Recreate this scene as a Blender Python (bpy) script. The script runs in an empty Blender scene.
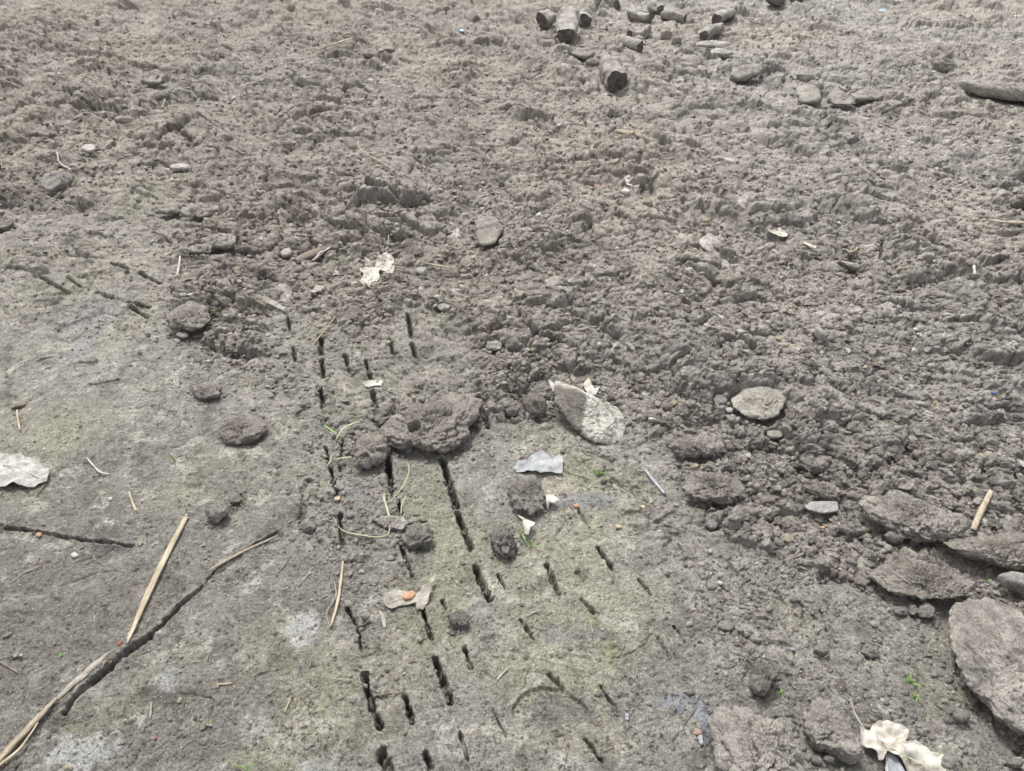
import bpy, bmesh, math, random
import numpy as np
from concurrent.futures import ThreadPoolExecutor
from mathutils import Vector

# ------------------------------------------------------------------ camera, world, sun, exposure
CAM_H, PITCH, FPX = 1.20, math.radians(39.0), 730.0
scene = bpy.context.scene
camd = bpy.data.cameras.new('camera'); cam = bpy.data.objects.new('camera', camd)
scene.collection.objects.link(cam); scene.camera = cam
cam.location = (0, 0, CAM_H); cam.rotation_euler = (math.pi/2 - PITCH, 0, 0)
camd.sensor_width = 36; camd.lens = FPX/1024*36; camd.clip_start = 0.02; camd.clip_end = 500
SUN_EL, SUN_AZ = math.radians(58), math.radians(-22)      # azimuth from +Y, negative = to the left
world = bpy.data.worlds.new('World'); scene.world = world; world.use_nodes = True
wn = world.node_tree.nodes; wl = world.node_tree.links
bg = wn['Background']; bg.inputs['Strength'].default_value = 0.135
sky = wn.new('ShaderNodeTexSky'); sky.sky_type = 'NISHITA'; sky.sun_disc = False
sky.sun_elevation = SUN_EL; sky.sun_rotation = SUN_AZ; sky.dust_density = 4; sky.air_density = 1.0
hs = wn.new('ShaderNodeHueSaturation'); hs.inputs['Saturation'].default_value = 0.16   # overcast: nearly colourless sky
wl.new(sky.outputs[0], hs.inputs['Color']); wl.new(hs.outputs[0], bg.inputs['Color'])
sd = bpy.data.lights.new('sun', 'SUN'); sd.energy = 1.5; sd.angle = math.radians(10); sd.color = (1, 0.97, 0.93)
sun = bpy.data.objects.new('sun', sd); scene.collection.objects.link(sun)
sv = Vector((math.sin(SUN_AZ)*math.cos(SUN_EL), math.cos(SUN_AZ)*math.cos(SUN_EL), math.sin(SUN_EL)))
sun.rotation_euler = sv.to_track_quat('Z', 'Y').to_euler(); sun.location = sv*20
vs = scene.view_settings
vs.view_transform = 'Standard'; vs.look = 'None'; vs.gamma = 1; vs.use_curve_mapping = False
vs.exposure = 1.38

# ------------------------------------------------------------------ noise helpers (numpy)
f4 = np.float32
def hash2(ix, iy, seed):
    h = (ix.astype(np.uint32)*np.uint32(374761393) + iy.astype(np.uint32)*np.uint32(668265263) + np.uint32((seed*2246822519+12345) & 0xffffffff))
    h ^= h >> np.uint32(13); h *= np.uint32(1274126177); h ^= h >> np.uint32(16)
    h *= np.uint32(2246822519); h ^= h >> np.uint32(13)
    return h
def hf(h): return (h & np.uint32(0xffff)).astype(f4)*f4(1/65535)
def hf2(h): return (h >> np.uint32(16)).astype(f4)*f4(1/65535)
def perlin2(x, y, seed=0):
    x0 = np.floor(x); y0 = np.floor(y); fx = (x-x0).astype(f4); fy = (y-y0).astype(f4)
    ix = x0.astype(np.int32); iy = y0.astype(np.int32)
    u = fx*fx*fx*(fx*(fx*6-15)+10); v = fy*fy*fy*(fy*(fy*6-15)+10)
    def g(dx, dy):
        h = hash2(ix+dx, iy+dy, seed); a = hf(h)*2-1; b = hf2(h)*2-1
        return a*(fx-dx) + b*(fy-dy)
    a = g(0, 0); b = g(1, 0); c = g(0, 1); d = g(1, 1)
    return (a+u*(b-a))*(1-v) + (c+u*(d-c))*v
def fbm2(x, y, seed=0, oct=3, gain=.5):
    s = 0; a = 1
    for k in range(oct):
        s = s + a*perlin2(x, y, seed+k*17); x = x*2.03+5.1; y = y*2.03-3.7; a *= gain
    return s
def hash3(ix, iy, iz, seed):
    return hash2(ix + iz*np.int32(7919), iy ^ (iz*np.int32(104729)), seed)
def perlin3(p, seed=0):
    p0 = np.floor(p); f = (p-p0).astype(f4); i = p0.astype(np.int32)
    w = f*f*f*(f*(f*6-15)+10); r = 0
    for dx in (0, 1):
        for dy in (0, 1):
            for dz in (0, 1):
                h = hash3(i[:, 0]+dx, i[:, 1]+dy, i[:, 2]+dz, seed)
                a = hf(h)*2-1; b = hf2(h)*2-1; c = ((h >> np.uint32(8)) & np.uint32(0xffff)).astype(f4)/32767.5-1
                g = a*(f[:, 0]-dx)+b*(f[:, 1]-dy)+c*(f[:, 2]-dz)
                r = r + g*(w[:, 0] if dx else 1-w[:, 0])*(w[:, 1] if dy else 1-w[:, 1])*(w[:, 2] if dz else 1-w[:, 2])
    return r
def fbm3(p, seed=0, oct=3, gain=.5):
    s = 0; a = 1
    for k in range(oct): s = s+a*perlin3(p, seed+k*13); p = p*2.03+3.3; a *= gain
    return s
def worley2(x, y, seed=0):
    """F1, F2, offset to the nearest point and two random numbers of its cell"""
    x0 = np.floor(x); y0 = np.floor(y); ix = x0.astype(np.int32); iy = y0.astype(np.int32)
    fx = (x-x0).astype(f4); fy = (y-y0).astype(f4)
    F1 = np.full(x.shape, 9, f4); F2 = np.full(x.shape, 9, f4)
    ox = np.zeros(x.shape, f4); oy = np.zeros(x.shape, f4); hh = np.zeros(x.shape, np.uint32)
    for dx in (-1, 0, 1):
        for dy in (-1, 0, 1):
            h = hash2(ix+dx, iy+dy, seed)
            px = dx + f4(.1)+f4(.8)*hf(h) - fx; py = dy + f4(.1)+f4(.8)*hf2(h) - fy
            d = px*px+py*py
            c = d < F1
            F2 = np.where(c, F1, np.minimum(F2, d))
            F1 = np.where(c, d, F1); ox = np.where(c, -px, ox); oy = np.where(c, -py, oy); hh = np.where(c, h, hh)
    h2 = hash2(hh.astype(np.int32), (hh >> np.uint32(7)).astype(np.int32), seed+5)
    h3 = hash2(h2.astype(np.int32), hh.astype(np.int32), seed+9)
    return np.sqrt(F1), np.sqrt(F2), ox, oy, hf(h2), hf2(h2), hf(h3), hf2(h3)
def sstep(a, b, x):
    t = np.clip((x-a)/(b-a), 0, 1); return t*t*(3-2*t)

# ------------------------------------------------------------------ picture position -> point of the ground
SP, CP = math.sin(PITCH), math.cos(PITCH)
def at(px, py, z=0.0):
    """point of the horizontal plane at height z seen at (px, py) in the photograph"""
    px = np.asarray(px, float); py = np.asarray(py, float)
    vx = (px-512)/FPX; vy = -(py-385.5)/FPX
    dx = vx; dy = CP + vy*SP; dz = -SP + vy*CP
    t = (z-CAM_H)/dz
    return dx*t, dy*t
def scale_at(x, y, z=0.0): return FPX/(y*CP+(CAM_H-z)*SP)      # pixels per metre

def poly_world(pts):
    a = np.array(pts, float); x, y = at(a[:, 0], a[:, 1]); return np.stack([x, y], 1)
def seg_dist(x, y, ax, ay, bx, by):
    dx, dy = bx-ax, by-ay; L = dx*dx+dy*dy+1e-12
    t = np.clip(((x-ax)*dx+(y-ay)*dy)/L, 0, 1)
    return np.hypot(x-ax-t*dx, y-ay-t*dy), t
def poly_sd(x, y, P):
    """signed distance to a polygon, positive inside"""
    d = np.full(x.shape, 1e9, f4); ins = np.zeros(x.shape, bool); n = len(P)
    for i in range(n):
        ax, ay = P[i]; bx, by = P[(i+1) % n]
        dd, _ = seg_dist(x, y, ax, ay, bx, by); d = np.minimum(d, dd.astype(f4))
        c = ((ay > y) != (by > y)) & (x < (bx-ax)*(y-ay)/(by-ay+1e-12)+ax); ins ^= c
    return np.where(ins, d, -d)

# trodden smooth mud, the rest is churned
SMOOTH = poly_world([(-500, 330), (0, 292), (60, 278), (150, 318), (185, 345), (235, 385), (262, 405), (290, 415), (300, 440), (330, 480), (372, 478),
    (395, 470), (455, 462), (470, 440), (490, 428), (530, 432), (640, 440), (668, 470), (690, 530), (745, 560), (800, 585), (860, 600), (950, 622),
    (946, 680), (960, 720), (1000, 752), (1100, 900), (1100, 1040), (-500, 1040)])
SEMI = [  # (polygon, amount of churn left inside)
    (poly_world([(270, 290), (330, 330), (385, 330), (400, 305), (440, 305), (470, 330), (480, 400), (440, 470), (380, 560), (330, 560), (280, 470), (250, 400)]), .45),
    (poly_world([(-300, 200), (90, 215), (130, 175), (175, 178), (190, 215), (180, 260), (190, 345), (60, 330), (-300, 360)]), .58),
]
ROUGHER = [(poly_world([(560, 445), (640, 440), (700, 540), (830, 600), (870, 660), (860, 720), (780, 720), (700, 650), (640, 560)]), .34), (poly_world([(800, 640), (960, 650), (1010, 780), (700, 800), (700, 720)]), .22),
           (poly_world([(300, 470), (400, 470), (420, 600), (400, 720), (345, 700), (330, 560)]), .26)]
# slots cut in the mud: px points, width px, depth m
SLITS = [
 ([(386,453),(393,493)],8,.04),([(441,455),(457,508)],8,.045),([(458,515),(471,551)],8,.04),([(325,446),(337,496)],4.5,.03),
 ([(340,516),(343,546)],6,.03),([(478,400),(488,427)],7,.03),([(401,546),(412,576)],5,.03),([(398,500),(401,514)],5,.03),
 ([(475,568),(490,602)],8,.04),([(498,576),(506,591)],4,.02),([(310,480),(302,520)],9,.012),([(320,388),(324,406)],7,.04),
 ([(372,391),(376,409)],6,.03),([(408,314),(411,333)],6,.04),([(411,340),(415,352)],6,.04),([(390,339),(393,353)],5,.03),
 ([(320,335),(321,352)],6,.04),([(321,358),(323,376)],6,.04),([(293,347),(295,358)],5,.03),([(345,355),(349,367)],5,.03),
 ([(366,360),(372,381)],5,.03),([(288,318),(290,331)],4,.03),([(366,679),(372,708),(381,730)],8,.04),([(406,700),(413,725)],6.5,.035),
 ([(436,664),(451,708)],8,.035),([(465,653),(471,672)],6,.03),([(423,610),(432,643)],5,.03),([(442,602),(446,611)],5,.02),
 ([(382,756),(392,778)],13,.03),([(426,757),(433,776)],7,.03),([(460,738),(469,768)],4,.02),([(491,713),(503,735)],3,.02),
 ([(348,612),(358,630),(363,656)],4,.025),([(358,632),(370,626)],2.5,.012),([(373,701),(388,698),(403,697)],2,.005),([(340,470),(342,440)],4,.02),
 ([(547,567),(558,597)],6,.03),([(581,602),(593,617)],5,.014),([(638,582),(650,597)],4.5,.02),([(521,623),(533,643)],5,.014),
 ([(549,679),(562,693)],5,.013),([(600,692),(616,717)],4,.012),([(585,744),(602,766)],5,.013),([(673,630),(683,647)],3.5,.012),
 ([(598,550),(612,572)],6,.03),([(578,510),(589,528)],3,.010),([(633,490),(645,503)],6,.006),([(612,480),(640,500)],3,.004),
 ([(112,263),(129,270)],5,.03),([(140,274),(160,283)],5,.03),([(97,293),(115,301)],5.5,.03),([(129,302),(150,308)],4.5,.025),
 ([(131,308),(148,317)],5,.03),([(88,234),(112,238)],4,.025),([(155,233),(171,243)],4,.025),([(41,279),(68,294)],5,.02),
 ([(68,280),(81,288)],4,.02),([(202,343),(216,350)],4,.025),([(38,361),(52,357)],4,.015),([(90,385),(118,379)],3.5,.012),([(72,363),(96,361)],3,.008),
 ([(6,529),(50,532),(88,537),(133,546)],4.5,.02),
 ([(278,534),(240,557),(215,573),(200,590)],4,.018),([(200,590),(182,606),(165,625),(150,640)],7,.03),([(150,640),(128,655),(108,672),(95,684)],12,.035),
 ([(95,684),(80,697),(66,716)],7,.03),
 ([(125,172),(140,166),(158,169)],6,.035),([(873,240),(880,253),(878,263),(888,270)],4,.03),([(920,272),(938,280)],4,.03),
 ([(750,448),(790,440)],4,.02),([(1000,260),(1024,300)],5,.03),([(1004,318),(1024,352)],5,.03),([(868,350),(890,370)],4,.03),
 ([(770,470),(800,500)],3,.012),([(708,572),(722,590)],4,.005),([(770,590),(786,606)],4,.005),([(794,600),(815,620)],4,.006),([(720,560),(745,585)],4,.008),
 ([(820,612),(826,632)],4,.006),([(640,560),(652,568)],3,.006),([(655,640),(668,660)],3,.006),([(556,470),(590,480)],2.5,.004)]
SL = [(np.stack(at([p[0] for p in pts], [p[1] for p in pts]), 1), w, dep) for pts, w, dep in SLITS]
# pits and mounds of the churned part: px, py, radius px (along x), height m, elongation in y
HILLS = [(537,76,13,-.06),(10,203,16,-.05),(82,206,9,-.05),(560,268,26,-.05),(622,283,16,-.05),(300,222,10,-.04),
 (530,395,26,-.03),(545,276,38,.030),(625,278,26,.03),(690,362,34,.035),(488,232,18,.025),(350,312,38,.04),(200,124,26,.03),(745,362,22,.02),
 (50,92,14,-.05),(500,262,20,.02),(330,105,28,.025),(460,25,32,.03),(120,15,30,.03),(905,262,30,.02),(960,285,28,.02),(420,405,40,.015),
 (150,190,32,.02),(640,320,30,.02),(590,340,20,.02),(930,430,30,.012),(780,480,26,.015),(855,415,24,.018),(325,440,22,-.02),(325,232,14,.02),(1000,340,26,.02),
 (240,45,22,.02),(690,250,20,.01),(420,135,24,.02),(470,170,26,.02),(550,700,30,-.006)]
HL = [(*[float(v) for v in at(a, b)], r/scale_at(*at(a, b)), h) for a, b, r, h in HILLS]
ARC = np.stack(at([512, 518, 532, 549, 564, 580, 588], [712, 702, 692.5, 690, 694, 703, 712]), 1)
PADS = []                                                     # footprints of clods: calmer, lower ground

def churn_mask(x, y, wob=True):
    sc = np.maximum(scale_at(x, np.maximum(y, .1)), 60)
    d = poly_sd(x, y, SMOOTH)
    if wob: d = d + .05*perlin2(x*9, y*9, 3)+.045*perlin2(x*22, y*22, 4)+.028*perlin2(x*60, y*60, 5)
    m = 1-sstep(-.075, .04, d)
    for P, a in SEMI:
        s = sstep(-.04, .05, poly_sd(x, y, P)+.05*perlin2(x*8, y*8, 8)); m = m*(1-s)+s*a*np.maximum(m, .6)
    for P, a in ROUGHER:
        s = sstep(-.02, .05, poly_sd(x, y, P)+.05*perlin2(x*10, y*10, 9)); m = np.maximum(m, s*a)
    return m
def base_h(x, y):
    """slow undulation, the level of the ground without its lumps"""
    return .035*perlin2(x*.9+3, y*.9, 1)+.012*perlin2(x*2.7, y*2.7, 2)
def ground_h(x, y):
    x = x.astype(f4); y = y.astype(f4)
    # the edge of the churned sheet follows whole lumps
    XQ = x+.012*perlin2(x*30, y*30, 26); YQ = y+.012*perlin2(x*30, y*30, 27)
    Q = worley2(XQ/.055, YQ/.055, 28); mc = churn_mask(x-Q[2]*.055, y-Q[3]*.055).astype(f4); eq = sstep(0, .3, Q[1]-Q[0])
    m0 = churn_mask(x, y).astype(f4)
    m = np.clip(.45*m0+.55*mc*(.25+.75*eq), 0, 1); m = np.where(m0 > .97, m0, np.minimum(m, np.maximum(m0, mc)*(.35+.65*np.maximum(eq, m0))))
    h = base_h(x, y).astype(f4)
    pad = np.ones(x.shape, f4); low = np.zeros(x.shape, f4)
    for (cx, cy, rx, ry, dz) in PADS:
        sel = (np.abs(x-cx) < rx*1.6) & (np.abs(y-cy) < ry*1.6)
        if not sel.any(): continue
        q = np.hypot((x[sel]-cx)/rx, (y[sel]-cy)/ry); s = 1-sstep(.8, 1.45, q)
        pad[sel] = np.minimum(pad[sel], 1-.8*s); low[sel] = np.minimum(low[sel], -dz*s)
    wx = .034*perlin2(x*9, y*9, 20)+.012*perlin2(x*32, y*32, 21)+.0026*perlin2(x*110, y*110, 22)
    wy = .034*perlin2(x*9+40, y*9, 23)+.012*perlin2(x*32+9, y*32, 24)+.0026*perlin2(x*110, y*110+8, 25)
    X = x+wx; Y = y+wy
    lump = sstep(-.25, .35, fbm2(x*2.6, y*2.6, 31, 3))         # where the big lumps are
    D = np.zeros(x.shape, f4)
    for k, (cell, A, tilt, crk, par) in enumerate([(.21, .020, .20, .07, 1), (.098, .017, .33, .08, 1), (.048, .0105, .48, .09, 0), (.021, .0044, .45, .13, 0), (.010, .0018, .4, .2, 0)]):
        F1, F2, ox, oy, r1, r2, r3, r4 = worley2(X/cell*(.72 if par else .85), (Y+.22*X)/cell*1.02, 50+k*7)
        e = F2-F1
        edge = sstep(0, crk*2.2, e)
        dome = 1-F1*F1
        body = r1*r1*A + (ox*(r2-.5)+oy*(r3-.5))*cell*tilt + A*.45*dome
        amp = (.28+1.15*lump) if par else (.25+1.0*sstep(-.45, .45, fbm2(x*5, y*5, 60+k, 2)))
        D += amp*(body*(.35+.65*edge) - A*.62*(1-edge)*r4)
    D += .011*fbm2(x*12, y*12, 71, 3)+.0030*fbm2(x*90, y*90, 75, 4, .7)
    rid = np.abs(perlin2(X*7, Y*9, 80)); zn = sstep(-.15, .35, perlin2(x*1.7+2, y*1.7, 83)); D += zn*(.011*fbm2(x*4, (y+.25*x)*15, 84, 3, .6)+.004*np.abs(perlin2(x*9, (y+.3*x)*42, 86)))
    D -= .012*(1-sstep(0, .045, rid))*sstep(-.1, .3, perlin2(x*3, y*3, 81))    # long cracks
    D -= .05*sstep(.34, .62, perlin2(X*6, Y*7.5, 85))          # hollows
    for cx, cy, r, hh in HL:
        q = ((x-cx)**2+((y-cy)*.75)**2)/(r*r); D += np.where(q < 9, hh*np.exp(-q*1.2), 0).astype(f4)
    # smooth trodden mud
    S = .012*fbm2(x*5, y*5, 90, 2)+.0052*fbm2(x*22, y*22, 93, 3, .6)+.0021*fbm2(x*110, y*110, 97, 4, .75)
    W = worley2(X*40, Y*40, 99); flake = sstep(0, .5, perlin2(x*9, y*9, 101))
    S += flake*(.0036*W[4]+.004*(W[2]*(W[5]-.5)+W[3]*(W[6]-.5)))*sstep(0, .25, W[1]-W[0])
    grn = 1.0
    W2 = worley2(X*95, Y*95, 98); S += (.35+.65*sstep(-.3, .3, perlin2(x*13, y*13, 102)))*.0036*(W2[4]**2)*sstep(0, .5, W2[1]-W2[0])
    S -= .006*sstep(.38, .6, perlin2(X*26, Y*26, 106))+.004*(1-sstep(0, .03, np.abs(perlin2(X*10, Y*10, 107))))*sstep(.0, .3, perlin2(x*5, y*5, 108))
    # smears and scratches running from lower left to upper right on the left side
    u = (x*.5+y*.86); v = (x*.86-y*.5)
    S += sstep(.2, -.3, x)*sstep(.7, 1.2, y)*(.0050*perlin2(v*60, u*9, 103)*sstep(-.2, .2, perlin2(x*4, y*4, 104)) + .008*perlin2(v*22, u*5, 105))
    lev = -.008
    h = h + m*(D*pad+lev+low) + (1-m)*(S*np.maximum(pad, .5)+low*.6)
    # edge of the churned sheet stands up in lumps
    # slots
    for P, w, dep in SL:
        mx, my = P.mean(0); rad = np.abs(P-[mx, my]).max()+.05
        sel = (np.abs(x-mx) < rad) & (np.abs(y-my) < rad)
        if not sel.any(): continue
        xs = x[sel]+.0016*perlin2(x[sel]*150, y[sel]*150, 7)+.0022*perlin2(x[sel]*60, y[sel]*60, 8); ys = y[sel]
        d = np.full(xs.shape, 9, f4)
        for i in range(len(P)-1):
            dd, t = seg_dist(xs, ys, *P[i], *P[i+1]); d = np.minimum(d, dd)
        hw = .38*w/scale_at(mx, my)*(1+.55*perlin2(xs*70, ys*70, 12)+.35*perlin2(xs*160, ys*160, 13))
        k = 1-sstep(hw*.62, hw*1.25, d)
        rim = np.exp(-((d-hw*1.9)/(hw*.9))**2)*.0025
        rough = .4*perlin2(xs*120, ys*120, 15)+1.1*perlin2(xs*50, ys*50, 16)-.1
        h[sel] += (-dep*k*(1+rough)+rim).astype(f4)
    # scalloped print with a sharp back rim
    mx, my = ARC.mean(0); sel = (np.abs(x-mx) < .12) & (np.abs(y-my) < .12)
    xs, ys = x[sel], y[sel]; d = np.full(xs.shape, 9, f4)
    for i in range(len(ARC)-1):
        dd, t = seg_dist(xs, ys, *ARC[i], *ARC[i+1]); d = np.minimum(d, dd)
    yc = np.interp(xs, ARC[:, 0], ARC[:, 1]); insd = (ys < yc) & (xs > ARC[0, 0]) & (xs < ARC[-1, 0])
    h[sel] += np.where(insd, -.006*np.exp(-d/.03), .002*np.exp(-d/.006)).astype(f4)
    # upturned flap left of the long crack
    return h, m, D
def gh1(x, y):
    a, _, _ = ground_h(np.array([x], f4), np.array([y], f4)); return float(a[0])

# ------------------------------------------------------------------ object helpers
COL = scene.collection
def tag(o, label, cat, group=None, kind=None):
    if label: o['label'] = label
    if cat: o['category'] = cat
    if group: o['group'] = group
    if kind: o['kind'] = kind
    return o
def mesh_obj(name, V, Fq, mat, parent=None, loc=(0, 0, 0), cols=None, smooth=True, tris=None):
    V = np.asarray(V, f4); me = bpy.data.meshes.new(name)
    polys = []
    if Fq is not None and len(Fq): polys.append((np.asarray(Fq, np.int32), 4))
    if tris is not None and len(tris): polys.append((np.asarray(tris, np.int32), 3))
    nl = sum(p.size for p, _ in polys); npoly = sum(len(p) for p, _ in polys)
    me.vertices.add(len(V)); me.vertices.foreach_set('co', V.ravel())
    me.loops.add(nl); me.loops.foreach_set('vertex_index', np.concatenate([p.ravel() for p, _ in polys]))
    me.polygons.add(npoly)
    tot = np.concatenate([np.full(len(p), k, np.int32) for p, k in polys])
    st = np.concatenate([[0], np.cumsum(tot)[:-1]]).astype(np.int32)
    me.polygons.foreach_set('loop_start', st); me.polygons.foreach_set('loop_total', tot)
    me.polygons.foreach_set('use_smooth', np.full(npoly, smooth))
    me.update(calc_edges=True)
    if cols is not None:
        ca = me.color_attributes.new('Col', 'FLOAT_COLOR', 'POINT')
        c4 = np.ones((len(V), 4), f4); c4[:, :3] = cols; ca.data.foreach_set('color', c4.ravel())
    me.materials.append(mat)
    o = bpy.data.objects.new(name, me); COL.objects.link(o); o.location = loc
    if parent: o.parent = parent
    return o

# ------------------------------------------------------------------ materials
def soil_material(name, fine=1.0, rough=.92):
    m = bpy.data.materials.new(name); m.use_nodes = True; n = m.node_tree.nodes; l = m.node_tree.links
    b = n['Principled BSDF']; b.inputs['Roughness'].default_value = rough; b.inputs['Specular IOR Level'].default_value = .25
    tc = n.new('ShaderNodeTexCoord'); at_ = n.new('ShaderNodeAttribute'); at_.attribute_name = 'Col'
    def noise(scale, det=4, r=.6):
        t = n.new('ShaderNodeTexNoise'); t.inputs['Scale'].default_value = scale; t.inputs['Detail'].default_value = det; t.inputs['Roughness'].default_value = r
        l.new(tc.outputs['Object'], t.inputs['Vector']); return t
    n1 = noise(38, 5, .7); n2 = noise(280, 5, .8)
    r1 = n.new('ShaderNodeMapRange'); r1.inputs[1].default_value = .3; r1.inputs[2].default_value = .7; r1.inputs[3].default_value = .76; r1.inputs[4].default_value = 1.24
    l.new(n1.outputs[0], r1.inputs[0])
    r2 = n.new('ShaderNodeMapRange'); r2.inputs[1].default_value = .3; r2.inputs[2].default_value = .7; r2.inputs[3].default_value = .42; r2.inputs[4].default_value = 1.66
    l.new(n2.outputs[0], r2.inputs[0])
    mu = n.new('ShaderNodeMath'); mu.operation = 'MULTIPLY'; l.new(r1.outputs[0], mu.inputs[0]); l.new(r2.outputs[0], mu.inputs[1])
    sc = n.new('ShaderNodeVectorMath'); sc.operation = 'SCALE'; l.new(at_.outputs['Color'], sc.inputs[0]); l.new(mu.outputs[0], sc.inputs['Scale'])
    # mineral specks
    vo = n.new('ShaderNodeTexVoronoi'); vo.inputs['Scale'].default_value = 210; l.new(tc.outputs['Object'], vo.inputs['Vector'])
    lt = n.new('ShaderNodeMath'); lt.operation = 'LESS_THAN'; lt.inputs[1].default_value = .26; l.new(vo.outputs['Distance'], lt.inputs[0])
    sx = n.new('ShaderNodeSeparateColor'); l.new(vo.outputs['Color'], sx.inputs[0])
    gt = n.new('ShaderNodeMath'); gt.operation = 'GREATER_THAN'; gt.inputs[1].default_value = .86; l.new(sx.outputs[0], gt.inputs[0])
    mm = n.new('ShaderNodeMath'); mm.operation = 'MULTIPLY'; l.new(lt.outputs[0], mm.inputs[0]); l.new(gt.outputs[0], mm.inputs[1])
    ramp = n.new('ShaderNodeValToRGB'); e = ramp.color_ramp.elements
    e[0].color = (.42, .37, .27, 1); e[1].color = (.10, .09, .085, 1); e[1].position = .55
    k = e.new(.3); k.color = (.5, .47, .42, 1); k = e.new(.8); k.color = (.30, .17, .09, 1)
    l.new(sx.outputs[1], ramp.inputs[0])
    mx = n.new('ShaderNodeMix'); mx.data_type = 'RGBA'; l.new(mm.outputs[0], mx.inputs[0]); l.new(sc.outputs[0], mx.inputs[6]); l.new(ramp.outputs[0], mx.inputs[7])
    l.new(mx.outputs[2], b.inputs['Base Color'])
    bt = noise(170, 7, .8)
    bu = n.new('ShaderNodeBump'); bu.inputs['Strength'].default_value = 1.0*fine; bu.inputs['Distance'].default_value = .011
    l.new(bt.outputs[0], bu.inputs['Height']); l.new(bu.outputs[0], b.inputs['Normal'])
    return m
def plain_material(name, c1, c2, scale=60, rough=.8, bump=.3, stretch=(1, 1, 1), spec=.3, sss=0):
    m = bpy.data.materials.new(name); m.use_nodes = True; n = m.node_tree.nodes; l = m.node_tree.links
    b = n['Principled BSDF']; b.inputs['Roughness'].default_value = rough; b.inputs['Specular IOR Level'].default_value = spec
    tc = n.new('ShaderNodeTexCoord'); mp = n.new('ShaderNodeMapping'); mp.inputs['Scale'].default_value = stretch
    l.new(tc.outputs['Object'], mp.inputs['Vector'])
    t = n.new('ShaderNodeTexNoise'); t.inputs['Scale'].default_value = scale; t.inputs['Detail'].default_value = 6; t.inputs['Roughness'].default_value = .7
    l.new(mp.outputs[0], t.inputs['Vector'])
    r = n.new('ShaderNodeValToRGB'); r.color_ramp.elements[0].color = (*c1, 1); r.color_ramp.elements[1].color = (*c2, 1)
    r.color_ramp.elements[0].position = .33; r.color_ramp.elements[1].position = .67
    l.new(t.outputs[0], r.inputs[0]); l.new(r.outputs[0], b.inputs['Base Color'])
    bu = n.new('ShaderNodeBump'); bu.inputs['Strength'].default_value = bump; bu.inputs['Distance'].default_value = .002
    l.new(t.outputs[0], bu.inputs['Height']); l.new(bu.outputs[0], b.inputs['Normal'])
    return m
M_SOIL = soil_material('soil')
M_CLOD = soil_material('clod_soil')
M_STRAW = plain_material('dry_straw', (.17, .135, .09), (.36, .315, .235), 90, .8, .8, (1, .25, 1))
M_STRAWD = plain_material('weathered_straw', (.13, .105, .075), (.29, .25, .19), 160, .85, .8, (1, .5, 1))
M_TWIG = plain_material('dark_twig', (.07, .055, .045), (.17, .14, .11), 150, .85)
M_LEAF = plain_material('dead_leaf', (.15, .135, .11), (.40, .38, .335), 55, .85, .9)
M_LEAFD = plain_material('muddy_leaf', (.12, .11, .095), (.28, .265, .23), 60, .85, .9)
def leaf_material(name, stops, scale=42):
    m = plain_material(name, stops[0], stops[-1], scale, .85, .9)
    r = [n for n in m.node_tree.nodes if n.type == 'VALTORGB'][0]; r.color_ramp.elements[0].position = .30; r.color_ramp.elements[-1].position = .72
    for p, c in ((.42, stops[1]), (.52, stops[2])):
        e = r.color_ramp.elements.new(p); e.color = (*c, 1)
    return m
M_LEAF = leaf_material('dead_leaf', [(.11, .095, .078), (.22, .20, .165), (.32, .305, .265), (.43, .41, .37)])
M_LEAFD = leaf_material('muddy_leaf', [(.08, .07, .058), (.15, .135, .115), (.22, .205, .175), (.30, .285, .25)])
M_LEAFC = leaf_material('crusty_leaf', [(.10, .095, .085), (.19, .18, .165), (.26, .25, .235), (.35, .34, .32)], 60)
M_VEIN = plain_material('leaf_vein', (.30, .265, .21), (.44, .40, .33), 90, .7)
M_GRASS = plain_material('grass_green', (.08, .15, .035), (.17, .27, .07), 80, .6, .1)
M_GRASSP = plain_material('pale_grass', (.17, .19, .11), (.30, .31, .21), 80, .7, .1)
M_WHITE = plain_material('chalk_white', (.22, .22, .21), (.40, .395, .38), 200, .7)
M_BLUE = plain_material('pale_blue_plastic', (.20, .31, .40), (.33, .45, .54), 100, .4, .1)
M_ORANGE = plain_material('orange_stone', (.25, .14, .085), (.38, .235, .15), 130, .8)
M_TAN = plain_material('tan_stone', (.24, .195, .13), (.34, .285, .20), 130, .8)
M_SLATE = plain_material('blue_grey_stone', (.12, .13, .14), (.26, .27, .28), 90, .6)
M_RED = plain_material('red_berry', (.12, .03, .02), (.20, .06, .04), 150, .5)

SOIL = np.array([.250, .232, .208]); SOILG = np.array([.224, .215, .193]); PALE = np.array([.34, .325, .28])
GREEN = np.array([.258, .254, .188]); SLATE = np.array([.17, .172, .175]); DARKS = np.array([.115, .098, .082])

# ------------------------------------------------------------------ specs of the clods (needed before the ground, which is calmer under them)
def ell(cx, cy, w, h, rot=0, n=10, seed=0):
    rnd = random.Random(seed+int(cx*7+cy)); out = []
    for i in range(n):
        a = 2*math.pi*i/n; r = 1+rnd.uniform(-.14, .14); ca, sa = math.cos(a)*w/2*r, math.sin(a)*h/2*r
        out.append((cx+ca*math.cos(rot)-sa*math.sin(rot), cy+ca*math.sin(rot)+sa*math.cos(rot)))
    return out
def box(x0, y0, x1, y1, seed=0): return ell((x0+x1)/2, (y0+y1)/2, (x1-x0)*1.05, (y1-y0)*1.05, 0, 11, seed)
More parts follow.
